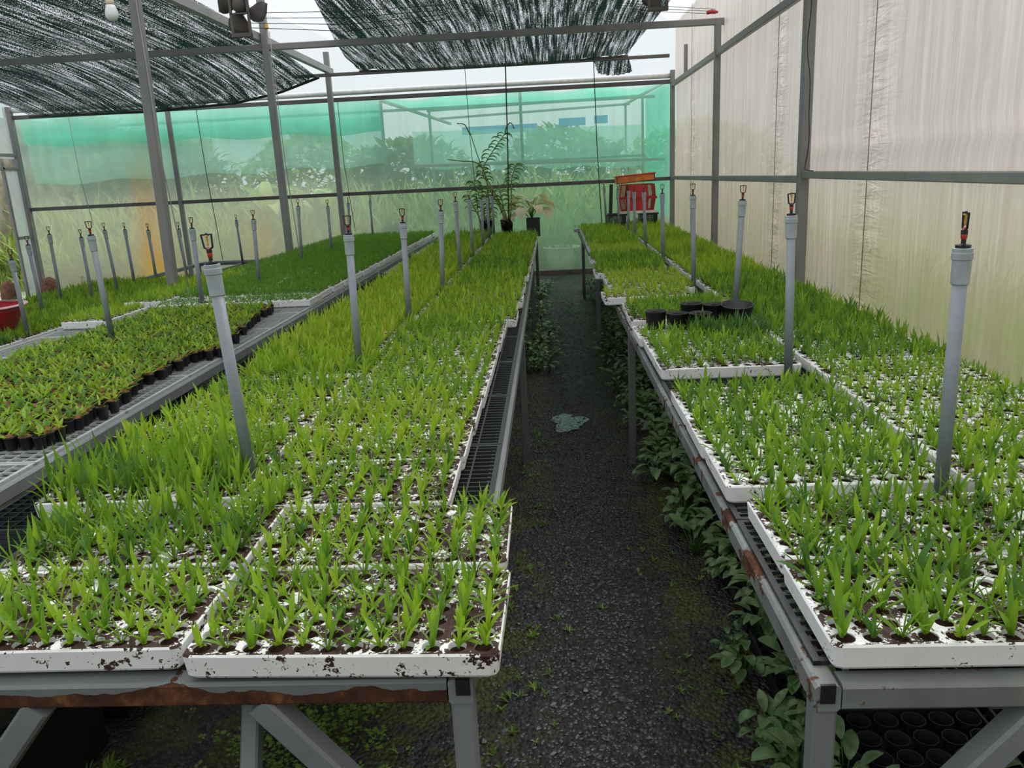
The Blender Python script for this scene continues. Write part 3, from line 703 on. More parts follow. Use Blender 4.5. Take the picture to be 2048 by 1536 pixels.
class Mass:
    """many little plants merged into one mesh"""
    def __init__(s): s.V = []; s.Q = []; s.MI = []; s.nv = 0
    def put(s, vq, mi, loc, rz, sc, tilt=(0, 0)):
        v, q = vq; c, sn = math.cos(rz), math.sin(rz)
        sx, sz = sc
        x = v[:, 0] * sx + v[:, 2] * sz * tilt[0]; y = v[:, 1] * sx + v[:, 2] * sz * tilt[1]
        w = np.stack([x * c - y * sn + loc[0], x * sn + y * c + loc[1], v[:, 2] * sz + loc[2]], 1)
        s.V.append(w); qq = np.where(q >= 0, q + s.nv, -1); s.Q.append(qq); s.MI.append(np.full(len(q), mi)); s.nv += len(v)
    def build(s, name, mats, smooth=True):
        V = np.concatenate(s.V); Q = np.concatenate(s.Q); MI = np.concatenate(s.MI)
        tri = Q[:, 3] < 0; cnt = np.where(tri, 3, 4); start = np.concatenate([[0], np.cumsum(cnt)[:-1]])
        flat = Q.reshape(-1); flat = flat[flat >= 0]
        me = bpy.data.meshes.new(name); me.vertices.add(len(V)); me.vertices.foreach_set('co', V.reshape(-1))
        me.loops.add(len(flat)); me.loops.foreach_set('vertex_index', flat.astype(np.int32))
        me.polygons.add(len(Q)); me.polygons.foreach_set('loop_start', start.astype(np.int32))
        me.polygons.foreach_set('material_index', MI.astype(np.int32))
        me.polygons.foreach_set('use_smooth', np.ones(len(Q), bool))
        for m in mats: me.materials.append(m)
        me.update(calc_edges=True); me.validate()
        return link(name, me)

# tray list: (bench, column word, x, y, z, yaw deg, foam, plant kind, height scale, colour weights, fill)
TR = []
GA = dict(leaf_lime=.45, leaf_green=.5, leaf_deep=.05)
GB = dict(leaf_lime=.75, leaf_green=.15, leaf_yellow=.10)
GC = dict(leaf_lime=.12, leaf_green=.63, leaf_deep=.25)
GD = dict(leaf_grass=.9, leaf_green=.1)
GE = dict(leaf_yellow=.45, leaf_lime=.55)
r3 = random.Random(11)
def T(bench_, colw, x, y, foam='foam_mid', kind='strap', h=1.0, colr=GA, fill=.98, yaw=0.0, rot=False, z=RT + .0015):
    TR.append(dict(bench=bench_, col=colw, x=x, y=y, z=z, yaw=yaw + r3.uniform(-.25, .25), foam=foam, kind=kind, h=h, colr=colr, fill=fill, rot=rot))
# centre bench, aisle-side column
y = 1.245
for k, (yy, xx, yw) in enumerate([(1.245, -.697, -1.2), (1.578, -.700, .2), (1.925, -.868, 0), (2.255, -.862, .3), (2.585, -.858, 0), (2.915, -.852, -.2), (3.245, -.850, 0), (3.575, -.848, .3), (3.905, -.845, 0), (4.235, -.842, 0),
        (4.58, -.79, 0), (4.91, -.80, .3), (5.24, -.775, 0), (5.57, -.785, 0), (5.90, -.775, .2), (6.23, -.79, 0), (6.56, -.765, 0), (6.89, -.775, 0), (7.22, -.76, 0), (7.55, -.765, 0), (7.88, -.755, 0), (8.21, -.765, 0), (8.54, -.75, 0),
        (8.87, -.76, 0), (9.20, -.745, 0), (9.53, -.755, 0), (9.86, -.745, 0), (10.19, -.75, 0), (10.52, -.74, 0), (10.85, -.745, 0)]):
    c = GA if k < 3 else (GB if 3 <= k < 5 else GA if k < 10 else GB if k < 14 else GC if k in (17, 18, 19) else GA)
    T('centre', 'aisle-side', xx, yy, 'foam_dirty' if k < 5 else 'foam_mid', 'strap', [1.0, .95, .95, 1.0, 1.05][k] if k < 5 else 1.0 if k < 9 else 1.2, c, .99, yw)
# centre bench, inner column
for k, (yy, xx, hh, cc, yw) in enumerate([(1.268, -1.293, .95, GA, .4), (1.600, -1.296, 1.4, GC, .6), (1.985, -1.452, 1.8, GC, .8), (2.33, -1.46, 1.15, GB, .5), (2.67, -1.45, 1.05, GB, 0), (3.00, -1.45, 1.05, GA, 0), (3.345, -1.385, 1.45, GB, -.8), (3.675, -1.44, 1.45, GB, 0), (4.005, -1.44, 1.4, GE, 0), (4.345, -1.44, 1.4, GE, 0)]):
    T('centre', 'inner', xx, yy, 'foam_dirty' if k < 6 else 'foam_mid', 'strap', hh, cc, .98, yw)
for k in range(21):
    T('centre', 'inner', -1.395 + r3.uniform(-.015, .015), 4.69 + .33 * k, 'foam_mid', 'strap', 1.4, GE if k < 7 else GB if k < 14 else GA, .98)
# right bench, aisle-side column
for k, (yy, xx, hh, cc, yw, fm) in enumerate([(1.240, .463, 1.2, GC, 0, 'foam_mid'), (1.568, .468, 1.15, GC, 0, 'foam_mid'), (1.968, .437, 1.15, GC, 0, 'foam_clean'), (2.296, .432, 1.1, GC, -.4, 'foam_clean'), (2.624, .434, 1.1, GC, 0, 'foam_clean'),
        (3.255, .442, 1.0, GC, .2, 'foam_mid'), (3.583, .440, 1.0, GC, 0, 'foam_clean'), (3.911, .424, 1.0, GC, .3, 'foam_clean'), (4.385, .430, 1.2, GC, 0, 'foam_mid'), (4.715, .438, 1.2, GA, 0, 'foam_mid'), (5.235, .343, .9, GE, .6, 'foam_mid'),
        (5.565, .415, .9, GE, 0, 'foam_mid'), (5.895, .412, .9, GE, 0, 'foam_mid'), (6.225, .41, .9, GE, 0, 'foam_mid'), (6.56, .36, 1.3, GA, .6, 'foam_mid'), (6.89, .41, 1.3, GC, 0, 'foam_mid'), (7.22, .40, 1.3, GC, 0, 'foam_mid'), (7.62, .375, 1.2, GC, .4, 'foam_mid')]):
    T('right', 'aisle-side', xx, yy, fm, 'strap', hh, cc, .97 if k not in (10, 11) else .8, yw)
for k in range(12):
    T('right', 'aisle-side', .405 + .004 * k + r3.uniform(-.012, .012), 7.95 + .33 * k, 'foam_mid', 'strap', .9 if k < 3 else 1.25, GE if k < 3 else GA, .97)
# right bench, wall-side column
for k in range(33):
    T('right', 'wall-side', 1.052 + r3.uniform(-.006, .006) + (.01 if k > 6 else 0), 1.30 + .3305 * k, 'foam_clean' if k < 9 else 'foam_mid', 'strap', [1.0, 1.05, 1.1, .7, .75, .8, 1.1, 1.2, 1.3][k] if k < 9 else 1.25, GA if k < 6 else GC if k < 14 else GB if k % 5 < 3 else GA, .95 if k < 8 else .97)
# left bench block (fine dark green crop), plus two lengthwise trays at its outer edge
for k in range(19):
    yy = 5.74 + .355 * k
    T('left', 'aisle-side', -2.352 + r3.uniform(-.01, .01), yy, 'foam_clean', 'grass', .85 if k < 1 else 1.4, GD, .99)
    T('left', 'middle', -2.945 + r3.uniform(-.01, .01), yy + .02, 'foam_clean', 'grass', .65 if k < 1 else 1.4, GD, .97 if k else .85)
T('left', 'outer', -3.292, 5.14, 'foam_mid', 'strap', .95, GB, .98, rot=True)
for k in range(11):
    T('left', 'outer', -3.30, 5.98 + .60 * k, 'foam_mid', 'strap' if k < 3 else 'grass', 1.0, GB if k < 3 else GD, .97, rot=True)
# low far-left bench
for k in range(9):
    yy = 4.0 + .60 * k
    for q, cw in enumerate(('near-side', 'second', 'third', 'outer')):
        T('low far-left', cw, -4.33 - .36 * q, yy + (.1 if q % 2 else 0), 'foam_mid', 'strap', 1.6 if k < 3 else 1.15, dict(leaf_blue=.35, leaf_green=.5, leaf_lime=.15) if k < 3 else GA, .97, rot=True, z=.622)

ordin = {}
cands = []      # every seedling: (distance, ...)
for t in TR:
    key = (t['bench'], t['col']); ordin[key] = ordin.get(key, 0) + 1; t['n'] = ordin[key]
    rz = R(t['yaw']) + (math.pi / 2 if t['rot'] else 0)
    ox, oy = t['x'] + (TD if t['rot'] else 0), t['y']
    o = link('seedling_tray', tray_me[t['foam']], None, (ox, oy, t['z']), rz)
    where = 'front most' if t['n'] == 1 else ordinal(t['n']) + ' from the front'
    tag(o, 'white foam seedling tray, %s column of %s bench, %s' % (t['col'], t['bench'], where), 'seedling tray', 'foam trays on the %s bench' % t['bench'])
    link('soil', soil_me[t['n'] % 3], o)
    c, s = math.cos(rz), math.sin(rz)
    names = list(t['colr'].keys()); wts = list(t['colr'].values())
    for ci, (cx, cy) in enumerate(CELLS):
        if r3.random() > t['fill']: continue
        if t['bench'] == 'right' and t['col'] == 'aisle-side' and t['n'] == 8 and ci // 12 >= 3 and ci % 12 < 4: continue
        X = cx + r3.uniform(-.004, .004); Y = cy + r3.uniform(-.004, .004)
        wx, wy, wz = ox + X * c - Y * s, oy + X * s + Y * c, t['z'] + TH - .004
        p = px(wx, wy, wz + .03)
        vis = p is not None and -10 < p[0] < 2058 and -10 < p[1] < 1546
        d = math.sqrt(wx * wx + wy * wy + (wz - CAM_H) ** 2)
        cands.append([d if vis and t['kind'] == 'strap' else 99, wx, wy, wz, t, ci, r3.choices(names, wts)[0], r3.randrange(VAR_N), r3.uniform(0, 6.28), t['h'] * r3.uniform(.72, 1.22), r3.uniform(-.15, .15), r3.uniform(-.15, .15), vis])
cands.sort(key=lambda q: q[0])
mass = Mass(); mass_g = Mass()
for i, (d, wx, wy, wz, t, ci, mat, var, rz, h, tx, ty, vis) in enumerate(cands):
    wide = max(.9, min(h, 1.35)) * 1.05
    if i < 300:
        o = link('seedling', near_mesh('strap', var, mat), None, (wx, wy, wz), rz)
        o.scale = (wide, wide, h); o.rotation_euler = (tx, ty, rz)
        row, cl = ci // NXC + 1, ci % NXC + 1
        shade = {'leaf_lime': 'light', 'leaf_green': 'green', 'leaf_deep': 'dark', 'leaf_yellow': 'yellowish'}.get(mat, 'green')
        size = 'tall' if h > 1.1 * t['h'] else 'short' if h < .85 * t['h'] else 'leafy'
        tr = {('centre', 'aisle-side'): 'aisle-side', ('centre', 'inner'): 'inner', ('right', 'aisle-side'): 'aisle-side', ('right', 'wall-side'): 'wall-side'}[(t['bench'], t['col'])]
        tag(o, '%s %s seedling, row %s cell %s, %s tray %s on %s bench' % (size, shade, ordinal(row), ordinal(cl), tr, ordinal(t['n']), t['bench']), 'seedling', 'seedlings in foam trays')
    else:
        (mass_g if t['kind'] == 'grass' else mass).put(far_np[t['kind']][var], LEAFS.index(mat), (wx, wy, wz), rz, (wide, h), (tx, ty))
tag(mass.build('seedling_rows', [M[k] for k in LEAFS]), 'countless strap-leaved seedlings filling the trays farther back', 'seedlings', kind='stuff')
tag(mass_g.build('fine_seedling_crop', [M[k] for k in LEAFS]), 'dense dark green fine-leaved crop in trays at the far end of left bench', 'seedlings', kind='stuff')

# ------------------------------------------------------------------ small moss pots on the left bench
POT_H, POT_R = .048, .0235
potm = MB().lathe([(.0175, 0), (POT_R - .001, POT_H - .004), (POT_R + .0006, POT_H - .003), (POT_R + .0006, POT_H), (POT_R - .0012, POT_H), (POT_R - .002, POT_H - .012)], 12, close=False).add([(.0175 * math.cos(2*math.pi*j/12), .0175 * math.sin(2*math.pi*j/12), 0) for j in range(12)], [tuple(range(11, -1, -1))])
def moss_mb(seed):
    r = random.Random(seed); m = MB(); n = 9
    vs = [(0, 0, POT_H + r.uniform(.006, .012))]
    for ring_r, zz in ((.013, .006), (.0225, -.002)):
        for j in range(n):
            a = 2 * math.pi * j / n; vs.append((ring_r * math.cos(a), ring_r * math.sin(a), POT_H + zz + r.uniform(-.003, .004)))
    m.add(vs, [(0, 1 + j, 1 + (j + 1) % n) for j in range(n)] + [(1 + j, 10 + j, 10 + (j + 1) % n, 1 + (j + 1) % n) for j in range(n)])
    return m
pot_me = potm.mesh('moss_pot', M['pot_black'], True)
moss_mbs = [moss_mb(s) for s in range(4)]
moss_me = [m.mesh('moss', M['moss'] if i < 3 else M['soil'], True) for i, m in enumerate(moss_mbs)]
pot_list = []
r4 = random.Random(5)
nrow = 0
yy = 2.62
while yy < 5.62:
    xr = -1.765 - (.0 if yy < 4.1 else .20 * min(1, (yy - 4.1) / 1.2)) - (.08 if yy > 3.2 and yy < 4.0 else 0) - r4.uniform(0, .05)
    if yy < 3.3: xr = -1.80 - r4.uniform(0, .05) 
    xl = -2.86 + .04 * math.sin(yy * 4)
    x = xr - (.025 if nrow % 2 else 0); k = 0
    while x > xl:
        if math.hypot(x + 2.589, yy - 4.516) > .05:
            pot_list.append((x + r4.uniform(-.003, .003), yy + r4.uniform(-.003, .003), nrow, k))
        x -= .0505; k += 1
    yy += .0455; nrow += 1
pot_list = [(math.hypot(p[0], p[1]), *p) for p in pot_list]
def in_view(x, y, z):
    q = px(x, y, z); return q is not None and -15 < q[0] < 2060
vis_pots = sorted([p for p in pot_list if in_view(p[1], p[2], RT + .03)])
potmass = Mass()
pnp, mnps = to_np(MB().lathe([(.0175, 0), (POT_R, POT_H)], 8, close=False)), [to_np(m) for m in moss_mbs]
for i, (d, x, y, nr, k) in enumerate(vis_pots):
    v = r4.randrange(4); j = r4.randrange(VAR_N); rz = r4.uniform(0, 6.28); sc = r4.uniform(.85, 1.3)
    mt = r4.choice(('leaf_green', 'leaf_green', 'leaf_lime', 'leaf_deep', 'leaf_lime')); z = RT + .0015
    if i < 300:
        o = link('moss_pot', pot_me, None, (x, y, z))
        tag(o, 'black moss pot with green plantlet, %s row back, %s from aisle' % (ordinal(nr + 1), ordinal(k + 1)), 'potted plantlet', 'small moss pots on the left bench')
        link('moss', moss_me[v], o, None, rz)
        l = link('plantlet', near_mesh('plantlet', j, mt), o, (0, 0, POT_H - .002), rz); l.scale = (sc * 1.2, sc * 1.2, sc * 1.1)
    else:
        potmass.put(pnp, 0, (x, y, z), 0, (1, 1)); potmass.put(mnps[v], 1 if v < 3 else 2, (x, y, z), rz, (1, 1))
        potmass.put(far_np['plantlet'][j], {'leaf_green': 3, 'leaf_deep': 4, 'leaf_lime': 5}[mt], (x, y, z + POT_H), rz, (sc * 1.2, sc * 1.1))
tag(potmass.build('moss_pot_rows', [M['pot_black'], M['moss'], M['soil'], M['leaf_green'], M['leaf_deep'], M['leaf_lime']]), 'the many farther moss pots standing tightly together on the left bench', 'potted plantlets', kind='stuff')

# ------------------------------------------------------------------ riser pipes with sprinklers
def riser(x, y, dx, dy, zt, z0=.0, label='', group='', head='front', zb=.78):
    o = empty('sprinkler_riser', (x, y, zb))
    H_ = zt - zb
    v = Vector((dx, dy, H_)); ax = v.normalized(); q = Vector((0, 0, 1)).rotation_difference(ax); o.rotation_mode = 'QUATERNION'; o.rotation_quaternion = q
    tag(o, label, 'sprinkler pipe', group)
    L = v.length
    link('pipe', PIPE, o).scale = (1, 1, L - .02)
    link('coupling', COUP, o, (0, 0, L - .085))
    h = link('sprinkler_head', HEAD, o, (0, 0, L), head)
    link('nozzle', NOZ, h); link('spinner', SPIN, h)
    return o
PIPE = MB().lathe([(.0165, 0), (.0165, 1)], 16).mesh('pipe', M['pvc'], True)
COUP = MB().lathe([(.0175, 0), (.0205, .003), (.0212, .058), (.0235, .060), (.0235, .074), (.022, .077), (.0225, .085), (.020, .086)], 20).mesh('coupling', M['pvc_light'], False)
hm = MB()
hm.lathe([(.017, -.002), (.017, .008), (.008, .009), (.0055, .011), (.0055, .022)], 12)
hm.tube([(0, 0, .032), (0, 0, .042)], .0075, 10)
hm.bar((0, 0, .040), (-.0135, 0, .047), .0045, .004); hm.bar((0, 0, .040), (.0135, 0, .047), .0045, .004)
hm.bar((-.0128, 0, .046), (-.0165, 0, .080), .004, .0045); hm.bar((.0128, 0, .046), (.0155, 0, .080), .004, .0045)
hm.bar((-.0175, 0, .0805), (.0170, 0, .0805), .0045, .004); hm.lathe([(.003, .081), (.003, .0845)], 8)
HEAD = hm.mesh('sprinkler_head', M['plastic_black'])
NOZ = MB().lathe([(.0045, .018), (.007, .024), (.0075, .032), (.003, .048)], 10).mesh('nozzle', M['plastic_red'], True)
SPIN = MB().lathe([(.0022, .052), (.0026, .056), (.0026, .074), (.0065, .0765), (.0065, .078), (.002, .079)], 10).mesh('spinner', M['amber'], True)
MIDP = [(-.884, 2.138, -.030, -.004, 1.503), (-.88, 3.474, .014, -.008, 1.481), (-.838, 4.585, .013, -.018, 1.462), (-.80, 5.80, .033, -.013, 1.47), (-.815, 7.2, -.002, -.005, 1.49), (-.815, 8.5, -.004, -.015, 1.47), (-.805, 9.75, .011, -.023, 1.43), (-.80, 10.8, -.009, -.02, 1.42), (-.79, 11.55, 0, -.02, 1.42)]
RGTP = [(.966, 1.933, -.008, -.013, 1.484), (.921, 3.10, -.013, .003, 1.5), (1.035, 4.56, .03, -.005, 1.499), (1.0, 5.66, -.012, 0, 1.498), (1.02, 7.342, -.009, -.009, 1.469), (1.03, 8.75, -.02, -.012, 1.45), (1.02, 9.75, -.008, -.01, 1.43), (1.03, 10.7, .010, -.02, 1.42), (1.0, 11.75, -.01, -.02, 1.42), (.86, 12.2, -.03, .04, 1.45)]
LFTP = [(-2.589, 4.516, -.011, -.018, 1.477), (-2.60, 5.80, .019, -.024, 1.43), (-2.56, 6.9, .03, -.016, 1.43), (-2.72, 8.7, .029, .004, 1.475), (-2.68, 9.8, .016, -.017, 1.43), (-2.80, 11.3, .02, -.02, 1.42), (-2.7, 12.3, .012, -.02, 1.42)]
FARP = [(-4.05, 5.9, .03, -.05, 1.26), (-4.62, 7.0, .02, -.05, 1.30), (-5.0, 7.9, .03, -.03, 1.34), (-4.64, 7.85, .03, -.05, 1.30), (-4.72, 8.5, -.01, -.04, 1.33), (-4.84, 9.1, .01, -.04, 1.30), (-4.7, 9.35, .02, -.05, 1.27), (-4.8, 9.95, 0, -.05, 1.29), (-4.3, 9.3, .01, -.05, 1.27), (-4.5, 11.6, .01, -.06, 1.25)]
for lst, bn, zb in ((MIDP, 'centre', .79), (RGTP, 'right', .79), (LFTP, 'left', .79), (FARP, 'low far-left', .58)):
    for k, (x, y, dx, dy, zt) in enumerate(lst):
        riser(x, y, dx, dy, zt, zb=zb, label='grey pipe riser with a small sprinkler on top, %s along the %s bench' % (('nearest' if k == 0 else ordinal(k + 1) + ' nearest'), bn), group='sprinkler risers', head=R(84) if (bn == 'right' and k in (0, 6)) or (bn == 'left' and k == 5) else R(rnd.uniform(-25, 25)))

# ------------------------------------------------------------------ black containers on the right bench (over the empty cells)
def open_pot(name, x, y, z, r, h, label, fill=True, flat=1.0, rz=0, tilt=0.0, group=None):
    m = MB().lathe([(r * .86, 0), (r, h), (r + .002, h), (r + .002, h + .003), (r - .003, h + .003), (r * .84, .004)], 28)
    m.v = [(a * flat, b, c) for a, b, c in m.v]
    o = m.build(name, M['pot_black'], smooth=True, loc=(x, y, z)); o.rotation_euler = (tilt, 0, rz)
    tag(o, label, 'pot', group)
    if fill:
        s = MB().lathe([(r * .97, h * .80), (r * .6, h * .92), (r * .2, h * .97)], 20); s.v = [(a * flat, b, c + rnd.uniform(-.002, .004)) for a, b, c in s.v]
        s.build('soil', M['soil'], o)
    return o
zt_ = RT + TH + .002
open_pot('plant_pot', .535, 4.13, zt_, .054, .092, 'small black nursery pot, leftmost of the cluster over the empty tray cells')
open_pot('plant_pot', .640, 4.10, zt_, .054, .082, 'small black nursery pot, second from left in the cluster on right bench')
open_pot('plant_pot', .755, 4.08, zt_, .058, .082, 'small black pot with a wide rim, middle front of the cluster')
open_pot('plant_pot', .735, 4.23, zt_, .058, .108, 'black pot heaped with brown mix behind the middle of the cluster')
open_pot('plant_pot', .845, 4.20, zt_, .054, .104, 'black pot of brown mix next to the leaning riser pipe')
open_pot('plant_bowl', .955, 4.16, zt_, .082, .108, 'wide empty black bowl at the right end of the pot cluster', fill=False, tilt=R(8))
bm_ = Mass(); r5 = random.Random(3)
for i in range(70):
    x = .70 + .36 * r5.random(); y = 3.86 + .15 * r5.random()
    bm_.put(far_np['strap'][r5.randrange(VAR_N)], 0 if r5.random() < .75 else 1, (x, y, RT + TH), r5.uniform(0, 6.28), (1.0, r5.uniform(1.0, 1.7)), (r5.uniform(-.2, .2), r5.uniform(-.2, .2)))
tag(bm_.build('grassy_seedling_clump', [M['leaf_blue'], M['leaf_deep']]), 'clump of taller bluish-green grassy seedlings in front of the black pots', 'seedlings', kind='stuff')

# ------------------------------------------------------------------ end of benches: potted orchids, cream-leaved plant, crates
def floor_leaf_plant(seed, nl=14, L=.11, W=.05, h=.14):
    r = random.Random(seed); m = MB(); st = MB()
    for i in range(nl):
        az = r.uniform(0, 6.28); rr = r.uniform(.01, .05); hh = h * r.uniform(.5, 1.15)
        b = (rr * math.cos(az) * 1.6, rr * math.sin(az) * 1.6, hh)
        st.tube([(0, 0, 0), (b[0] * .5, b[1] * .5, hh * .6), b], [.0022, .002, .0016], 4)
        v, f = leaf_verts(L * r.uniform(.7, 1.15), W * r.uniform(.75, 1.1), az + r.uniform(-.4, .4), R(r.uniform(-5, 45)), R(r.uniform(30, 95)), 6, b, .35, r.uniform(-.5, .5), 'oval')
        m.add(v, f)
    return m, st
def potted(name, x, y, z, label, cat):
    return tag(empty(name, (x, y, z)), label, cat)
# tall dendrobium orchids
def orchid(x, y, z, canes, label, seed, pr=.08, ph=.13):
    r = random.Random(seed); o = potted('potted_orchid', x, y, z, label, 'orchid')
    MB().lathe([(pr * .8, 0), (pr, ph), (pr + .004, ph), (pr + .004, ph + .01), (pr - .004, ph + .01), (pr * .8, ph * .7)], 20).build('pot', M['pot_black'], o, True)
    rt = MB()
    for i in range(40):
        a = r.uniform(0, 6.28); rr = pr * r.uniform(.2, 1.0)
        rt.tube([(rr * .5 * math.cos(a), rr * .5 * math.sin(a), ph * .8), (rr * math.cos(a), rr * math.sin(a), ph + r.uniform(.01, .05)), ((rr + .03) * math.cos(a + .4), (rr + .03) * math.sin(a + .4), ph - r.uniform(0, .06))], .002, 4)
    rt.build('roots', M['dry_root'], o)
    for (pts, leafy, flower) in canes:
        pts = [Vector(p) for p in pts]; sm = []
        for i in range(len(pts) - 1):
            p0 = pts[max(i - 1, 0)]; p1 = pts[i]; p2 = pts[i + 1]; p3 = pts[min(i + 2, len(pts) - 1)]
            for k in range(6):
                t = k / 6; sm.append(.5 * ((2 * p1) + (p2 - p0) * t + (2 * p0 - 5 * p1 + 4 * p2 - p3) * t * t + (3 * p1 - p0 - 3 * p2 + p3) * t ** 3))
        sm.append(pts[-1]); n = len(sm)
        c = MB().tube(sm, [.012 - .007 * i / n for i in range(n)], 6).build('cane', M['cane'], o, True)
        if leafy:
            m = MB()
            for i in range(int(n * leafy[0]), int(n * leafy[1])):
                for sgn in (0, 1):
                    az = math.pi * sgn + r.uniform(-.5, .5)
                    v, f = leaf_verts(r.uniform(.11, .17), .026, az, R(r.uniform(25, 55)), R(r.uniform(90, 140)), 7, tuple(sm[i]), .9, r.uniform(.3, .9) * (1 if sgn else -1), 'oval'); m.add(v, f)
            m.build('leaves', M['leaf_deep'], o)
        if flower:
            m = MB()
            for i in range(5):
                p = sm[-1 - i]; 
                for k in range(5):
                    v, f = leaf_verts(.022, .013, k * 1.257, R(20), R(30), 3, tuple(p + Vector((0, 0, -.01 * i))), .1, 0, 'oval'); m.add(v, f)
            m.build('blossoms', M['petal'], o)
    return o
ZB = RT + .002
orchid(-.60, 11.55, ZB, [([(0, 0, .1), (-.06, 0, .35), (-.24, 0, .75), (-.30, .0, .95), (-.12, 0, 1.22), (.04, 0, 1.42)], (.45, .98), False),
    ([(.02, 0, .1), (-.10, 0, .50), (-.30, 0, .95), (-.44, 0, 1.42)], None, False), ([(-.44, 0, 1.42), (-.47, 0, 1.47), (-.52, 0, 1.56), (-.62, 0, 1.58)], None, True),
    ([(.03, 0, .1), (.04, 0, .5), (.02, 0, .85)], (.35, .8), False), ([(.02, .02, .1), (-.05, 0, .5), (-.10, 0, .78)], (.45, .75), False),
    ([(.04, 0, .1), (.08, 0, .5), (.10, 0, .80), (.16, 0, .98)], (.55, 1), False), ([(.04, 0, 1.42), (.06, 0, 1.5), (.12, 0, 1.55), (.17, 0, 1.47)], None, True),
    ([(.03, 0, .1), (-.02, 0, .35), (-.16, 0, .66)], None, False)], 'tallest potted orchid with arching cane of curved leaves, far end of centre bench', 5, .09, .24)
orchid(-.90, 11.62, ZB, [([(0, 0, .1), (-.03, 0, .4), (-.10, 0, .66), (-.16, 0, .80)], (.25, .95), False), ([(.02, 0, .1), (.06, 0, .45), (.04, 0, .72)], (.2, .9), False),
    ([(0, 0, .1), (.08, 0, .4), (.14, 0, .70)], (.3, .9), False), ([(-.02, 0, .1), (-.12, 0, .35), (-.22, 0, .58)], (.5, 1), False), ([(0, 0, .1), (.05, 0, .7), (-.05, 0, 1.02), (-.32, 0, 1.08), (-.50, 0, 1.11)], None, False)],
    'shorter leafy orchid in black pot left of the tallest one', 9, .09, .24)
# cream-leaved plant
cp = potted('cream_leaved_plant', -.245, 11.55, ZB, 'pale cream-leaved plant in a square black pot, aisle corner of centre bench end', 'potted plant')
MB().box((-.075, -.075, 0), (.115, .075, .26)).build('pot', M['pot_black'], cp)
lm = MB(); sm_ = MB(); r6 = random.Random(21)
for az, hh, L in ((2.9, .40, .22), (3.3, .34, .2), (2.5, .46, .2), (0.2, .42, .2), (-.3, .38, .2), (.8, .5, .18), (3.0, .5, .18), (1.6, .44, .16), (-1.2, .36, .2), (-2.0, .32, .22), (-.7, .30, .2), (3.6, .26, .18)):
    hh += .06; b = (math.cos(az) * .08, math.sin(az) * .08, hh * .95)
    sm_.tube([(0, 0, .25), (b[0] * .4, b[1] * .4, hh * .8), b], .005, 5)
    v, f = leaf_verts(L * 1.6, .22 * r6.uniform(.7, 1), az, R(25), R(115), 7, b, .35, r6.uniform(-.4, .4), 'oval'); lm.add(v, f)
lm.build('leaves', M['leaf_cream'], cp, True); sm_.build('stems', M['leaf_green'], cp, True)
# crates
def lattice_side(m, p0, u, v, w, h, nu, nv, t, th, diag=False):
    """open lattice panel: p0 origin, u,v unit vectors"""
    p0, u, v = Vector(p0), Vector(u), Vector(v); n = u.cross(v)
    def b(a, c, wd): m.bar(p0 + u * a[0] + v * a[1], p0 + u * c[0] + v * c[1], wd, th, up=tuple(n))
    b((0, t / 2), (w, t / 2), t); b((0, h - t / 2), (w, h - t / 2), t); b((t / 2, 0), (t / 2, h), t); b((w - t / 2, 0), (w - t / 2, h), t)
    if diag:
        k = nu
        for i in range(-k, k):
            x0 = w * i / k
            a0, a1 = max(0, x0), min(w, x0 + h * .9)
            if a1 > a0: b((a0, (a0 - x0) / .9), (a1, (a1 - x0) / .9), .0045); b((w - a0, (a0 - x0) / .9), (w - a1, (a1 - x0) / .9), .0045)
    else:
        for i in range(1, nu): b((w * i / nu, 0), (w * i / nu, h), .008)
        for j in range(1, nv): b((0, h * j / nv), (w, h * j / nv), .008)
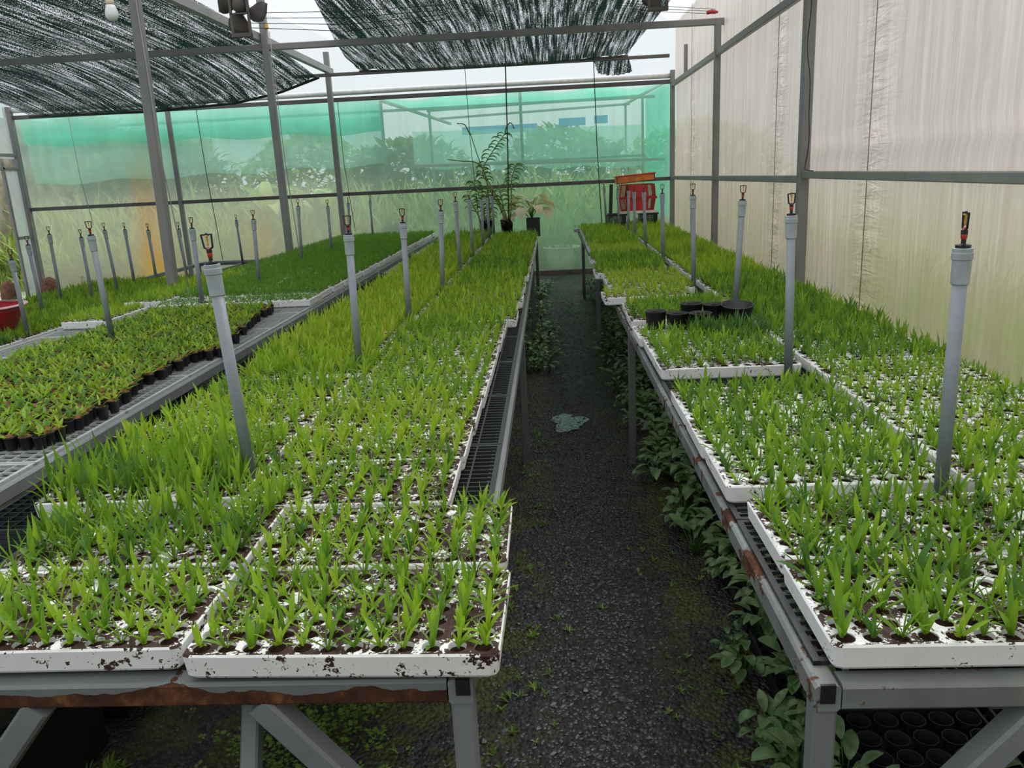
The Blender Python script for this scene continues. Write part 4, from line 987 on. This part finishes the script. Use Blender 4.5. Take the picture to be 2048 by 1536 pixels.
def crate(name, x, y, z, wb, wt, h, d, mat, label, diag=True, flip=False, group=None):
    o = tag(empty(name, (x, y, z)), label, 'crate', group)
    m = MB(); w0, w1 = (wt, wb) if flip else (wb, wt)
    th = .008
    s = Vector(((w1 - w0) / 2, 0, h)).normalized()
    for sy in (-1, 1):
        yy = sy * d / 2
        # front/back: solid centre panel with lattice windows both sides
        for (a0, a1, solid) in ((0, .22, False), (.22, .78, True), (.78, 1.0, False)) if diag else ((0, 1, False),):
            if solid:
                vs = [(-w0 / 2 + w0 * a0, yy - th / 2, 0), (-w0 / 2 + w0 * a1, yy - th / 2, 0), (-w1 / 2 + w1 * a1, yy - th / 2, h), (-w1 / 2 + w1 * a0, yy - th / 2, h)]
                vs += [(a, b + th, c) for a, b, c in vs]
                m.add(vs, [(0, 1, 2, 3), (7, 6, 5, 4), (0, 4, 5, 1), (1, 5, 6, 2), (2, 6, 7, 3), (3, 7, 4, 0)])
            else:
                lattice_side(m, (-w0 / 2 + w0 * a0, yy, 0), (1, 0, 0), ((-w1 / 2 + w1 * a0 + w0 / 2 - w0 * a0) / h, 0, 1), w0 * (a1 - a0) * (1 if diag else 1), h, 4 if diag else 12, 7, .012, th, diag)
    for sx in (-1, 1):
        vs = [(sx * w0 / 2, -d / 2, 0), (sx * w0 / 2, d / 2, 0), (sx * w1 / 2, d / 2, h), (sx * w1 / 2, -d / 2, h)]
        vs += [(a - sx * th, b, c) for a, b, c in vs]
        m.add(vs, [(0, 1, 2, 3), (7, 6, 5, 4), (0, 4, 5, 1), (1, 5, 6, 2), (2, 6, 7, 3), (3, 7, 4, 0)])
    m.box((-w0 / 2, -d / 2, 0), (w0 / 2, d / 2, .01))
    m.build('body', mat, o)
    zr = 0.0 if flip else h
    wr = w0 if flip else w1
    rm = MB()
    for p0, p1 in (((-wr/2 - .012, -d/2 - .008, zr), (wr/2 + .012, -d/2 - .008, zr)), ((-wr/2 - .012, d/2 + .008, zr), (wr/2 + .012, d/2 + .008, zr)), ((-wr/2 - .008, -d/2, zr), (-wr/2 - .008, d/2, zr)), ((wr/2 + .008, -d/2, zr), (wr/2 + .008, d/2, zr))):
        rm.bar(p0, p1, .02, .022)
    rm.build('rim', mat, o)
    return o
CY = 11.95
crate('plastic_crate', .985, CY, ZB, .24, .26, .225, .30, M['pot_black'], 'left black crate under the upturned red crates', diag=False, group='crates at the far end')
crate('plastic_crate', 1.435, CY, ZB, .24, .25, .225, .30, M['pot_black'], 'right black crate with gridded sides under the red crates', diag=False, group='crates at the far end')
crate('plastic_crate', 1.275, CY, ZB + .276, .46, .52, .17, .32, M['crate_red'], 'lower red plastic crate with lattice windows, standing upright on pale board', group='crates at the far end')
crate('plastic_crate', 1.275, CY, ZB + .458, .46, .52, .185, .32, M['crate_red'], 'upper red plastic crate turned upside down on the lower one', flip=True, group='crates at the far end')
tag(MB().box((1.0, CY - .18, ZB + .238), (1.55, CY + .18, ZB + .274)).build('foam_board', M['foam_white']), 'dirty white board between the black and red crates', 'board')
oc = tag(empty('orange_bin', (1.255, CY, ZB + .672)), 'shallow orange bin lying across the top of the crate stack', 'bin'); oc.rotation_euler = (0, R(-3.5), 0)
MB().box((-.27, -.17, 0), (.27, -.162, .10)).box((-.27, .162, 0), (.27, .17, .10)).box((-.27, -.17, 0), (-.262, .17, .10)).box((.262, -.17, 0), (.27, .17, .10)).box((-.27, -.17, .0), (.27, .17, .008)).build('body', M['crate_orange'], oc)
MB().bar((-.285, -.176, .10), (.285, -.176, .10), .016, .016).bar((-.285, .176, .10), (.285, .176, .10), .016, .016).bar((-.278, -.18, .10), (-.278, .18, .10), .016, .016).bar((.278, -.18, .10), (.278, .18, .10), .016, .016).build('rim', M['crate_red'], oc)
tag(MB().bar((.88, CY - .20, ZB + .19), (.90, CY - .20, ZB + .66), .05, .02).build('dark_plank', M['pot_black']), 'dark slat leaning against the left side of the red crates', 'slat')
dw = MB()
dw.tube([(1.20, CY - .27, ZB), (1.20, CY - .25, ZB + .08), (1.26, CY - .24, ZB + .17)], [.035, .03, .02], 8).tube([(1.13, CY - .27, ZB), (1.10, CY - .26, ZB + .08), (1.14, CY - .25, ZB + .16)], [.02, .018, .012], 7).tube([(1.10, CY - .28, ZB + .01), (1.22, CY - .28, ZB + .02)], .02, 7)
tag(dw.build('driftwood', M['driftwood'], smooth=True), 'gnarled grey driftwood leaning at the foot of the crates', 'driftwood')
# shallow tray of leafy greens left of the crates
gt = tag(empty('leafy_tray', (.62, 12.05, ZB)), 'low tray of dark leafy greens left of the black crates', 'tray')
MB().box((-.26, -.15, 0), (.24, .15, .045)).build('tray', M['grid_grey'], gt)
lf = MB(); r7 = random.Random(2)
for i in range(160):
    v, f = leaf_verts(r7.uniform(.03, .05), .022, r7.uniform(0, 6.28), R(r7.uniform(0, 60)), R(50), 3, (r7.uniform(-.27, .25), r7.uniform(-.15, .15), .045 + r7.uniform(0, .05)), .2, 0, 'oval'); lf.add(v, f)
lf.build('greens', M['leaf_grass'], gt)

# ------------------------------------------------------------------ ground plants, black floor trays
fl = [floor_leaf_plant(s) for s in range(5)]
fl_leaf = [a.mesh('leaves', M['leaf_floor'], True) for a, b in fl]; fl_stem = [b.mesh('stems', M['leaf_deep'], True) for a, b in fl]
tray3 = MB()
def cell_floor_tray():
    m = MB(); w, l, h = .58, .42, .05
    m.box((0, 0, 0), (w, .008, h)); m.box((0, l - .008, 0), (w, l, h)); m.box((0, 0, 0), (.008, l, h)); m.box((w - .008, 0, 0), (w, l, h)); m.box((0, 0, 0), (w, l, .006))
    for i in range(7):
        for j in range(5):
            m.lathe([(.026, .006), (.036, .045), (.033, .045), (.024, .008)], 10, (.045 + i * .082, .045 + j * .082, 0), close=False)
    return m.mesh('floor_tray', M['pot_black'])
ft = cell_floor_tray()
tray_spots = [(.68 + (.61 if q else 0), 1.30 + .455 * k) for k in range(24) for q in (0, 1)]
for i, (x, y) in enumerate(tray_spots):
    o = link('floor_tray', ft, None, (x, y, .002), rnd.uniform(-.02, .02))
    tag(o, 'black cell tray on the ground under the right bench, %s side, %s from the front' % ('wall' if i % 2 else 'aisle', ordinal(i // 2 + 1)), 'cell tray', 'black trays under the right bench')
pl = 0
r8 = random.Random(77)
plants = []
for k in range(24):
    if 1.9 < 1.30 + .455 * k < 2.2: n_ = 4
    else: n_ = 8 if k < 12 else 5
    for q in range(n_):
        plants.append((r8.uniform(.58, .88), 1.30 + .455 * k + r8.uniform(.0, .42), 'under the right bench'))
for k in range(12): plants.append((r8.uniform(1.0, 1.8), 1.45 + r8.uniform(0, .35), 'under the right bench'))
for k in range(74): plants.append((r8.uniform(-.62, -.02), 6.6 + 5.8 * (k / 74) + r8.uniform(-.1, .1), 'under the far part of the centre bench'))
for k in range(22): plants.append((r8.uniform(.48, .68), 4.2 + 4.6 * (k / 22), 'along the aisle kerb by the right bench'))
for i, (x, y, wh) in enumerate(plants):
    k = r8.randrange(5); zz = .05 if 'right bench' in wh and x > .69 else 0.0
    o = link('foliage_plant', fl_leaf[k], None, (x, y, zz), r8.uniform(0, 6.28)); s_ = r8.uniform(.55, .95); o.scale = (s_, s_, s_)
    tag(o, 'leafy green foliage plant with broad pointed leaves %s' % wh, 'foliage plant', 'foliage plants ' + wh)
    link('stems', fl_stem[k], o)

# gravel stones
sm2 = Mass(); ico_v = []
def stone(seed):
    r = random.Random(seed); m = MB(); n = 6
    vs = [(0, 0, .5)]
    for rr, z in ((.8, .3), (1, 0)):
        for j in range(n): a = 2 * math.pi * j / n + r.uniform(-.3, .3); q = rr * r.uniform(.7, 1.15); vs.append((q * math.cos(a), q * math.sin(a) * .75, z * r.uniform(.8, 1.2)))
    m.add(vs, [(0, 1 + j, 1 + (j + 1) % n) for j in range(n)] + [(1 + j, 7 + j, 7 + (j + 1) % n, 1 + (j + 1) % n) for j in range(n)]); return to_np(m)
stones = [stone(s) for s in range(8)]
r9 = random.Random(4)
for i in range(15000):
    y = 1.0 + 12.6 * r9.random() ** 1.9; x = r9.gauss(.12, .16) if r9.random() < .75 else r9.uniform(-3, .6)
    if x > .72: continue
    s_ = r9.uniform(.005, .0135) * (1.6 if r9.random() < .08 else 1)
    sm2.put(stones[r9.randrange(8)], 0, (x, y, -.001), r9.uniform(0, 6.28), (s_, s_ * r9.uniform(.7, 1.2)), (0, 0))
tag(sm2.build('gravel', [M['gravel_stone']]), 'dark wet gravel stones strewn along the aisle', 'gravel', kind='stuff')
for p in [bpy.data.objects['gravel'].data]: p.polygons.foreach_set('use_smooth', [False] * len(p.polygons))
# weeds in the aisle
wd = Mass(); wv = [to_np(seedling(900 + j, 'plantlet', 3)) for j in range(4)]
for i in range(420):
    y = 1.0 + 7 * r9.random() ** 1.6; x = r9.choice((r9.gauss(-.12, .07), r9.gauss(.50, .08), r9.gauss(-.66, .10), r9.gauss(-.35, .2)))
    wd.put(wv[r9.randrange(4)], 0, (x, y, .002), r9.uniform(0, 6.28), (r9.uniform(.4, .9),) * 2, (0, 0))
wo = []
for j in range(4):
    m = MB(); r = random.Random(j + 5)
    for i in range(7):
        aa = r.uniform(0, 6.28); v, f = leaf_verts(.017, .013, aa, R(20), R(30), 3, (.014 * math.cos(aa), .014 * math.sin(aa), r.uniform(.005, .03)), .2, 0, 'oval'); m.add(v, f)
    wo.append(to_np(m))
for i in range(520):
    x = r9.gauss(-.80, .13); y = 1.35 + .95 * r9.random()
    wd.put(wo[r9.randrange(4)], 0, (x, y, r9.uniform(.002, .03)), r9.uniform(0, 6.28), (r9.uniform(.5, 1.0),) * 2, (0, 0))
for i in range(160):
    wd.put(wv[r9.randrange(4)], 0, (r9.uniform(-1.75, -1.3), 1.3 + .8 * r9.random(), .002), r9.uniform(0, 6.28), (r9.uniform(.6, 1.4),) * 2, (0, 0))
tag(wd.build('small_weeds', [M['leaf_weed']]), 'tiny pale green weeds sprouting in the gravel and under the centre bench', 'weeds', kind='stuff')
# puddle
pm = MB(); n = 40; vs = [(0, 0, 0)]
for j in range(n):
    a = 2 * math.pi * j / n; rr = 1 + .18 * math.sin(3 * a + 1) + .12 * math.sin(5 * a) + .06 * math.sin(11 * a)
    vs.append((.115 * rr * math.cos(a), .20 * rr * math.sin(a), 0))
pm.add(vs, [(0, 1 + j, 1 + (j + 1) % n) for j in range(n)])
tag(pm.build('puddle', M['water'], loc=(.085, 5.36, .0045)), 'shallow puddle reflecting the sky in the middle of the aisle', 'puddle')

# ------------------------------------------------------------------ basin, fans, bulb, cables, strings
bo = tag(empty('wash_basin', (-4.42, 5.95, .70)), 'large red plastic basin with pale rim at the far left edge', 'basin')
MB().lathe([(.18, 0), (.22, .02), (.28, .15), (.30, .20), (.295, .20), (.27, .15), (.20, .03)], 32).build('bowl', M['basin_red'], bo, True)
MB().lathe([(.295, .195), (.325, .198), (.325, .212), (.292, .212)], 32, close=False).build('rim', M['basin_rim'], bo, True)
def fan(x, y, z, label, rz=0.0, drop=.35):
    o = tag(empty('hanging_fan', (x, y, z), rz), label, 'fan')
    b = MB()
    for sx in (-.07, .07): b.bar((sx, -.03, -.22), (sx, -.03, drop), .022, .012)
    b.bar((-.08, -.03, -.22), (.08, -.03, -.22), .04, .03); b.bar((-.07, -.03, -.06), (.07, -.03, -.06), .012, .012)
    b.bar((-.08, -.03, .07), (.08, -.03, .07), .012, .012); b.bar((-.08, -.03, drop), (.08, -.03, drop), .03, .02)
    b.build('bracket', M['galv_dark'], o)
    mm = MB(); rot = Matrix.Rotation(R(90), 3, 'X')
    prof = [(.03, -.07), (.055, -.06), (.055, .03), (.04, .05), (.02, .06)]
    l = MB().lathe(prof, 18); l.v = [tuple(rot @ Vector(p)) for p in l.v]; l.build('motor', M['fan_metal'], o, True)
    for k in range(4):
        a0 = math.pi / 4 + k * math.pi / 2 + .25; bl = MB(); vs = []
        for i in range(6):
            t = i / 5; rr = .05 + .15 * t; half = .25 + .42 * math.sin(math.pi * min(1, .15 + t * .75)) 
            for s_ in (-1, 0, 1):
                a = a0 + s_ * half * (.85 if s_ < 0 else 1) + .25 * t; yy_ = .05 + s_ * .022
                vs.append((rr * math.cos(a), yy_, rr * math.sin(a)))
        bl.add(vs, [(3 * i + j, 3 * i + j + 1, 3 * i + j + 4, 3 * i + j + 3) for i in range(5) for j in (0, 1)])
        bb = bl.build('blade', M['fan_metal'], o, True)
        sd = bb.modifiers.new('thickness', 'SOLIDIFY'); sd.thickness = .003
    return o
fan(-2.37, 6.75, 3.085, 'dark bladed fan hanging in a steel bracket, upper left of centre')
fan(.92, 6.95, 3.13, 'dark bladed fan in a steel bracket, cut by the top edge above aisle')
lb = tag(empty('light_bulb', (-2.02, 4.0, 2.49)), 'cream white bulb hanging at the upper left', 'light bulb')
MB().lathe([(.003, 0), (.018, .004), (.028, .018), (.030, .032), (.025, .052), (.019, .07)], 20).build('globe', M['white_plastic'], lb, True)
MB().lathe([(.0195, .07), (.017, .085), (.015, .105)], 20).build('collar', M['bulb_base'], lb, True)
MB().lathe([(.016, .105), (.018, .11), (.018, .15), (.005, .155)], 14).build('socket', M['plastic_black'], lb, True)
MB().tube([(0, 0, .15), (.01, 0, .6), (.0, .0, 1.3)], .003, 6).build('cord', M['wire'], lb, True)
pts = []
for i in range(40):
    t = i / 39; z = 3.55 - 1.92 * t; pts.append((2.02, 6.62 + .05 * math.sin(z * 5.2 + .6) + .02 * math.sin(z * 13) - .05 * t, z))
pts += [(2.02, 6.56, 1.625), (2.02, 6.48, 1.618), (2.03, 6.42, 1.615)]
tag(MB().tube(pts, .004, 6).build('cable', M['wire'], smooth=True), 'wavy black cable hanging down beside the nearest right wall post', 'cable')
# vertical cords and rods
def cordline(pts, r, mat, label, cat='cord', group='hanging cords', name='cord'):
    return tag(MB().tube(pts, r, 5).build(name, mat, smooth=True), label, cat, group)
cordline([(-.50, 11.35, 3.42), (-.53, 11.38, 2.0), (-.575, 11.4, .84)], .009, M['wire'], 'dark thin pole from the shade net down to the orchid pots', 'pole', None, 'support_pole')
cordline([(-1.05, 11.3, 3.40), (-1.03, 11.3, 2.2), (-.96, 11.3, .88)], .004, M['wire'], 'thin dark cord left of the orchids, from net to bench')
cordline([(.72, 12.4, 3.4), (.75, 12.4, 2.0), (.80, 12.4, .84)], .007, M['wire'], 'thin dark cord falling just left of the crate stack')
for k, (x, y, sx) in enumerate(((2.12, 5.575, 0), (2.12, 7.82, 0), (2.12, 12.31, 0))):
    cordline([(2.115, y, 3.9), (2.115, y + .0, 2.0), (2.115, y - .01, .3)], .0032, M['seam'], 'brown seam cord down the right film wall, %s from the front' % ordinal(k + 1), 'seam cord', 'seam cords')
cordline([(-3.20, 6.75, 3.6), (-3.19, 6.75, 2.0), (-3.12, 6.75, .9)], .004, M['string'], 'pale string beside the thick post left of centre')
cordline([(-3.28, 10.25, 3.5), (-3.27, 10.25, 2.0), (-3.22, 10.25, .9)], .0045, M['string'], 'pale string beside the post beneath the gutter crossing')
cordline([(-8.0, 13.8, 3.0), (-7.98, 13.8, 2.0), (-7.9, 13.8, 1.2)], .005, M['string'], 'grey cord on the far wall left of the orange stain')
cordline([(-5.8, 13.8, 3.0), (-5.78, 13.8, 2.0), (-5.7, 13.8, .5)], .006, M['wire'], 'dark cord on the far wall right of the slim post')
cordline([(-3.4, 13.75, 3.0), (-3.38, 13.7, 2.0), (-3.3, 13.7, .9)], .005, M['wire'], 'dark cord hanging just right of the farthest centre post')
for k in range(4):
    z0 = 3.42 + .05 * k
    cordline([(-3.3, 9.6, z0 + .02), (-2.2, 9.7, z0 - .06 + .02 * k), (-1.1, 9.9, z0 + .04)], .004, M['wire'], 'slack dark overhead wire right of the fan, %s from the lowest' % ordinal(k + 1), 'wire', 'overhead wires', 'wire')
for k in range(3):
    cordline([(.9, 10.2, 3.52 + .03 * k), (1.5, 10.3, 3.46 + .03 * k), (2.05, 10.35, 3.42 + .025 * k)], .003, M['wire'], 'thin tie wire running to the top of the right wall post, %s up' % ordinal(k + 1), 'wire', 'tie wires', 'wire')
cordline([(-2.98, 6.72, 3.47), (-2.85, 6.7, 3.30), (-2.62, 6.7, 3.21), (-2.44, 6.7, 3.20)], .006, M['wire'], 'dark cable curving across to the bladed fan', 'cable', None, 'cable')
tag(MB().lathe([(.0, -.02), (.018, -.014), (.022, 0), (.016, .02), (.02, .03), (.012, .048), (0, .05)], 12).build('insulator_knob', M['amber'], smooth=True, loc=(-3.302, 10.25, 3.55)), 'small yellow and red knob fixed to post beneath the fan', 'knob')
tag(MB().tube([(1.93, 10.25, 3.42), (1.98, 10.25, 3.43), (2.06, 10.25, 3.42)], [.022, .026, .012], 10).build('valve_handle', M['plastic_red'], smooth=True), 'small red handle on top of the right wall post', 'handle')

# ------------------------------------------------------------------ outside, seen through the film
def net(name, pts, mat, label, sub=12):
    a, b, c, d = [Vector(p) for p in pts]
    o = sheet(name, lambda u, v: tuple((a * (1 - u) + b * u) * (1 - v) + (d * (1 - u) + c * u) * v + Vector((0, .02 * math.sin(u * 30), -.06 * math.sin(u * math.pi * 4) ** 2 * (1 - v)))), 48, sub, mat, kind=None)
    return tag(o, label, 'shade net')
net('green_net', [(-9.0, 14.03, 2.60), (-2.75, 14.03, 2.52), (-2.75, 14.03, 3.02), (-9.0, 14.03, 3.02)], M['net_green'], 'bright green net strip hanging outside, top left of far wall')
net('green_net', [(-9.0, 14.12, 1.95), (-2.75, 14.12, 2.0), (-2.75, 14.12, 2.75), (-9.0, 14.12, 2.75)], M['net_pale'], 'pale green net strip below the bright one, outside far wall')
net('green_net', [(-2.75, 14.0, 3.03), (2.05, 14.0, 3.03), (1.95, 17.1, 3.12), (-2.75, 17.1, 3.05)], M['net_green'], 'green net roof of the small net house behind the far wall')
net('green_net', [(2.02, 17.1, .9), (2.05, 14.0, .9), (2.05, 14.0, 3.05), (2.02, 17.1, 3.1)], M['net_green'], 'green net side wall of the small net house, right')
net('green_net', [(-2.75, 17.15, 1.95), (2.0, 17.15, 1.75), (2.0, 17.15, 2.55), (-2.75, 17.15, 2.65)], M['net_pale'], 'pale green net across the back of the small net house')
nh = tag(empty('net_house_frame', (0, 0, 0)), 'grey steel frame of the small net house behind the far wall', 'frame')
for nm, p0, p1 in [('post', (-2.78, 14.2, 1.95), (-2.78, 14.2, 3.05)), ('post', (-2.35, 17, 0), (-2.35, 17, 3.05)), ('post', (-.41, 14.15, 1.85), (-.41, 14.15, 3.05)), ('post', (1.95, 17, 0), (1.95, 17, 3.1)), ('post', (1.8, 19, 0), (1.8, 19, 3.1)),
        ('rail', (-2.78, 14.2, 3.02), (-2.1, 18.5, 2.85)), ('rail', (1.98, 14.1, 3.05), (1.8, 19, 3.1)), ('rail', (-2.78, 14.25, 1.93), (2.0, 14.25, 1.83)), ('rail', (-9.0, 15.5, 2.95), (2.0, 15.5, 2.95)), ('rail', (-2.4, 17, 3.03), (1.9, 17, 3.1)), ('rail', (-2.4, 19, 3.0), (1.9, 19, 3.1)), ('rail', (-2.4, 17, 1.95), (2, 17, 1.95))]:
    MB().bar(p0, p1, .05, .05).build(nm, M['galv'], nh)
for k, (x, w, z) in enumerate(((-1.9, 1.7, 2.62), (.3, .6, 2.70), (1.1, .3, 2.72))):
    MB().box((x, 19.0, z), (x + w, 19.06, z + .17)).build('tarpaulin', M['blue_tarp'], nh)['label'] = 'blue tarpaulin strip'
M['out_leaf'] = leaf_mat('out_leaf', (0.24, 0.34, 0.08), (0.50, 0.60, 0.18), 0.3, 0.6, 2)
M['out_dark'] = leaf_mat('out_dark', (0.06, 0.11, 0.05), (0.18, 0.26, 0.11), 0.25, 0.6, 2)
gr = Mass(); gb = []
for j in range(8):
    r = random.Random(j + 50); m = MB()
    for i in range(12):
        v, f = leaf_verts(r.uniform(.35, .9), .03, r.uniform(0, 6.28), R(r.uniform(60, 88)), R(r.uniform(10, 90)), 4, (r.uniform(-.15, .15), r.uniform(-.15, .15), 0)); m.add(v, f)
    gb.append(to_np(m))
ra = random.Random(66)
for i in range(2600):
    y = 14.9 + 8 * ra.random() ** 1.1; x = ra.uniform(-12, 5)
    s_ = ra.uniform(.6, 1.25) * (.7 if y < 15.5 else 1.45 if y < 18 else 2.1)
    gr.put(gb[ra.randrange(8)], 0 if ra.random() < .7 else 1, (x, y, -.03), ra.uniform(0, 6.28), (s_, s_))
for i in range(420):
    gr.put(gb[ra.randrange(8)], 0 if ra.random() < .5 else 1, (ra.uniform(-9.5, 2), ra.uniform(14.8, 15.7), -.03), ra.uniform(0, 6.28), (1.5, ra.uniform(.6, 1.25)))
for i in range(520):
    gr.put(gb[ra.randrange(8)], 0 if ra.random() < .6 else 1, (ra.uniform(3.1, 4.2), ra.uniform(0, 13.5), -.03), ra.uniform(0, 6.28), (.9, ra.uniform(.7, 1.2)))
tag(gr.build('tall_grass', [M['out_leaf'], M['out_dark']]), 'tall yellow-green grass growing outside the film walls', 'grass', kind='stuff')
def bush(x, y, z, rx, rz, n, mat, label, seed, trunk=True):
    r = random.Random(seed); o = tag(empty('leafy_tree', (x, y, 0)), label, 'tree', 'trees outside the far wall'); m = MB()
    for i in range(n):
        u = r.uniform(-1, 1); a = r.uniform(0, 6.28); q = (1 - u * u) ** .5 * r.uniform(.1, 1.0) ** .5
        v, f = leaf_verts(r.uniform(.25, .5), .22, r.uniform(0, 6.28), R(r.uniform(-20, 70)), R(40), 2, (rx * q * math.cos(a), rx * .5 * q * math.sin(a), z + rz * u), .2, 0, 'oval'); m.add(v, f)
    m.build('crown', mat, o)
    MB().tube([(0, 0, -.03), (.05, 0, z * .6), (0, 0, z)], [.08, .06, .04], 7).build('trunk', M['driftwood'], o)
for k, (x, y, z, rx, rz, mt, w) in enumerate([(-13.5, 24, 1.5, 2.6, 2.3, 'out_dark', 'leftmost'), (-10.0, 21, 1.0, 2.6, 1.9, 'out_dark', 'second from left'), (-6.6, 23, 1.0, 2.6, 1.9, 'out_leaf', 'third from left'), (-3.6, 22, .9, 2.4, 1.7, 'out_dark', 'third from right'), (.4, 24, .9, 2.8, 1.9, 'out_dark', 'second from right'), (4.2, 23, .9, 2.6, 1.8, 'out_leaf', 'rightmost')]):
    bush(x, y, z, rx, rz, 2600, M[mt], 'blurred leafy tree outside behind the far film wall, %s' % w, 40 + k)
def banana(x, y, seed, label):
    r = random.Random(seed); o = tag(empty('banana_plant', (x, y, 0)), label, 'banana plant', 'banana plants outside')
    MB().tube([(0, 0, 0), (0, 0, 1.1)], [.09, .06], 8).build('trunk', M['cane'], o, True)
    for i in range(7):
        m = MB(); v, f = leaf_verts(r.uniform(.9, 1.3), .28, i * .9 + r.uniform(-.2, .2), R(r.uniform(50, 75)), R(r.uniform(70, 110)), 8, (0, 0, 1.05), .3, 0, 'oval'); m.add(v, f)
        m.build('leaf', M['out_leaf'], o, True)
banana(-4.6, 16.2, 4, 'yellow-green banana plant outside, behind the middle of the far wall')
banana(-6.0, 17.2, 5, 'yellow-green banana plant outside, left of the other one')
# pale tub outside, seen between the benches
tag(MB().lathe([(.22, 0), (.30, .30), (.33, .40), (.34, .40), (.34, .42), (.31, .42), (.29, .36)], 28).build('round_tub', M['white_plastic'], smooth=True, loc=(.21, 14.75, -.03)), 'pale round tub standing outside the far wall at aisle end', 'tub')
tag(MB().lathe([(.16, 0), (.20, .22), (.21, .22), (.19, .20)], 24).build('round_tub', M['white_plastic'], smooth=True, loc=(-8.6, 14.9, -.03)), 'white tub outside the far wall near its left end', 'tub')
hpn = tag(empty('round_shrub', (-2.85, 14.7, 0)), 'dark rounded shrub in a pale pot outside, between left and centre benches', 'potted plant')
MB().lathe([(.16, 0), (.24, .6), (.26, .62), (.22, .6)], 20).build('pot', M['basin_rim'], hpn, True)
m = MB(); rb = random.Random(8)
for i in range(300):
    v, f = leaf_verts(rb.uniform(.2, .4), .03, rb.uniform(0, 6.28), R(rb.uniform(10, 85)), R(90), 4, (0, 0, .75)); m.add(v, f)
m.build('leaves', M['leaf_blue'], hpn)
# stone wall and shrubs outside the doorway
tag(MB().box((-13.5, 12, -.03), (-13.0, 32, 3.6)).build('stone_boundary', M['stone_wall']), kind='structure')
o = None
for k in range(14):
    ms = Mass(); 
    o = link('grass_clump', None) if False else None
    m = MB()
    for i in range(40):
        v, f = leaf_verts(rb.uniform(.4, .8), .03, rb.uniform(0, 6.28), R(rb.uniform(30, 85)), R(80), 4, (rb.uniform(-.2, .2), rb.uniform(-.2, .2), 0)); m.add(v, f)
    tag(m.build('grass_clump', M['leaf_grass'], loc=(-12.0 + rb.uniform(-.4, .4), 16.4 + .3 * k, -.03)), 'arching green grass clump outside the left doorway', 'plant', 'clumps outside the doorway')
# debris at ground level near the doorway and far wall
for k, (x, y, s_) in enumerate(((-8.75, 13.6, .16), (-9.3, 13.3, .14))):
    tag(MB().lathe([(s_, 0), (s_ * 1.05, .1), (s_ * .7, .3), (s_ * .2, .36)], 9).build('foundation_stone', M['brick'], smooth=True, loc=(x, y, 0)), 'brown lump of masonry at the foot of the left corner post, %s' % ('inside' if k == 0 else 'outside'), 'stone')
tag(MB().box((-3.3, 12.9, 0), (-1.6, 13.2, .25)).build('planter_trough', M['concrete']), 'dark concrete trough on ground by the far wall behind left bench', 'trough')
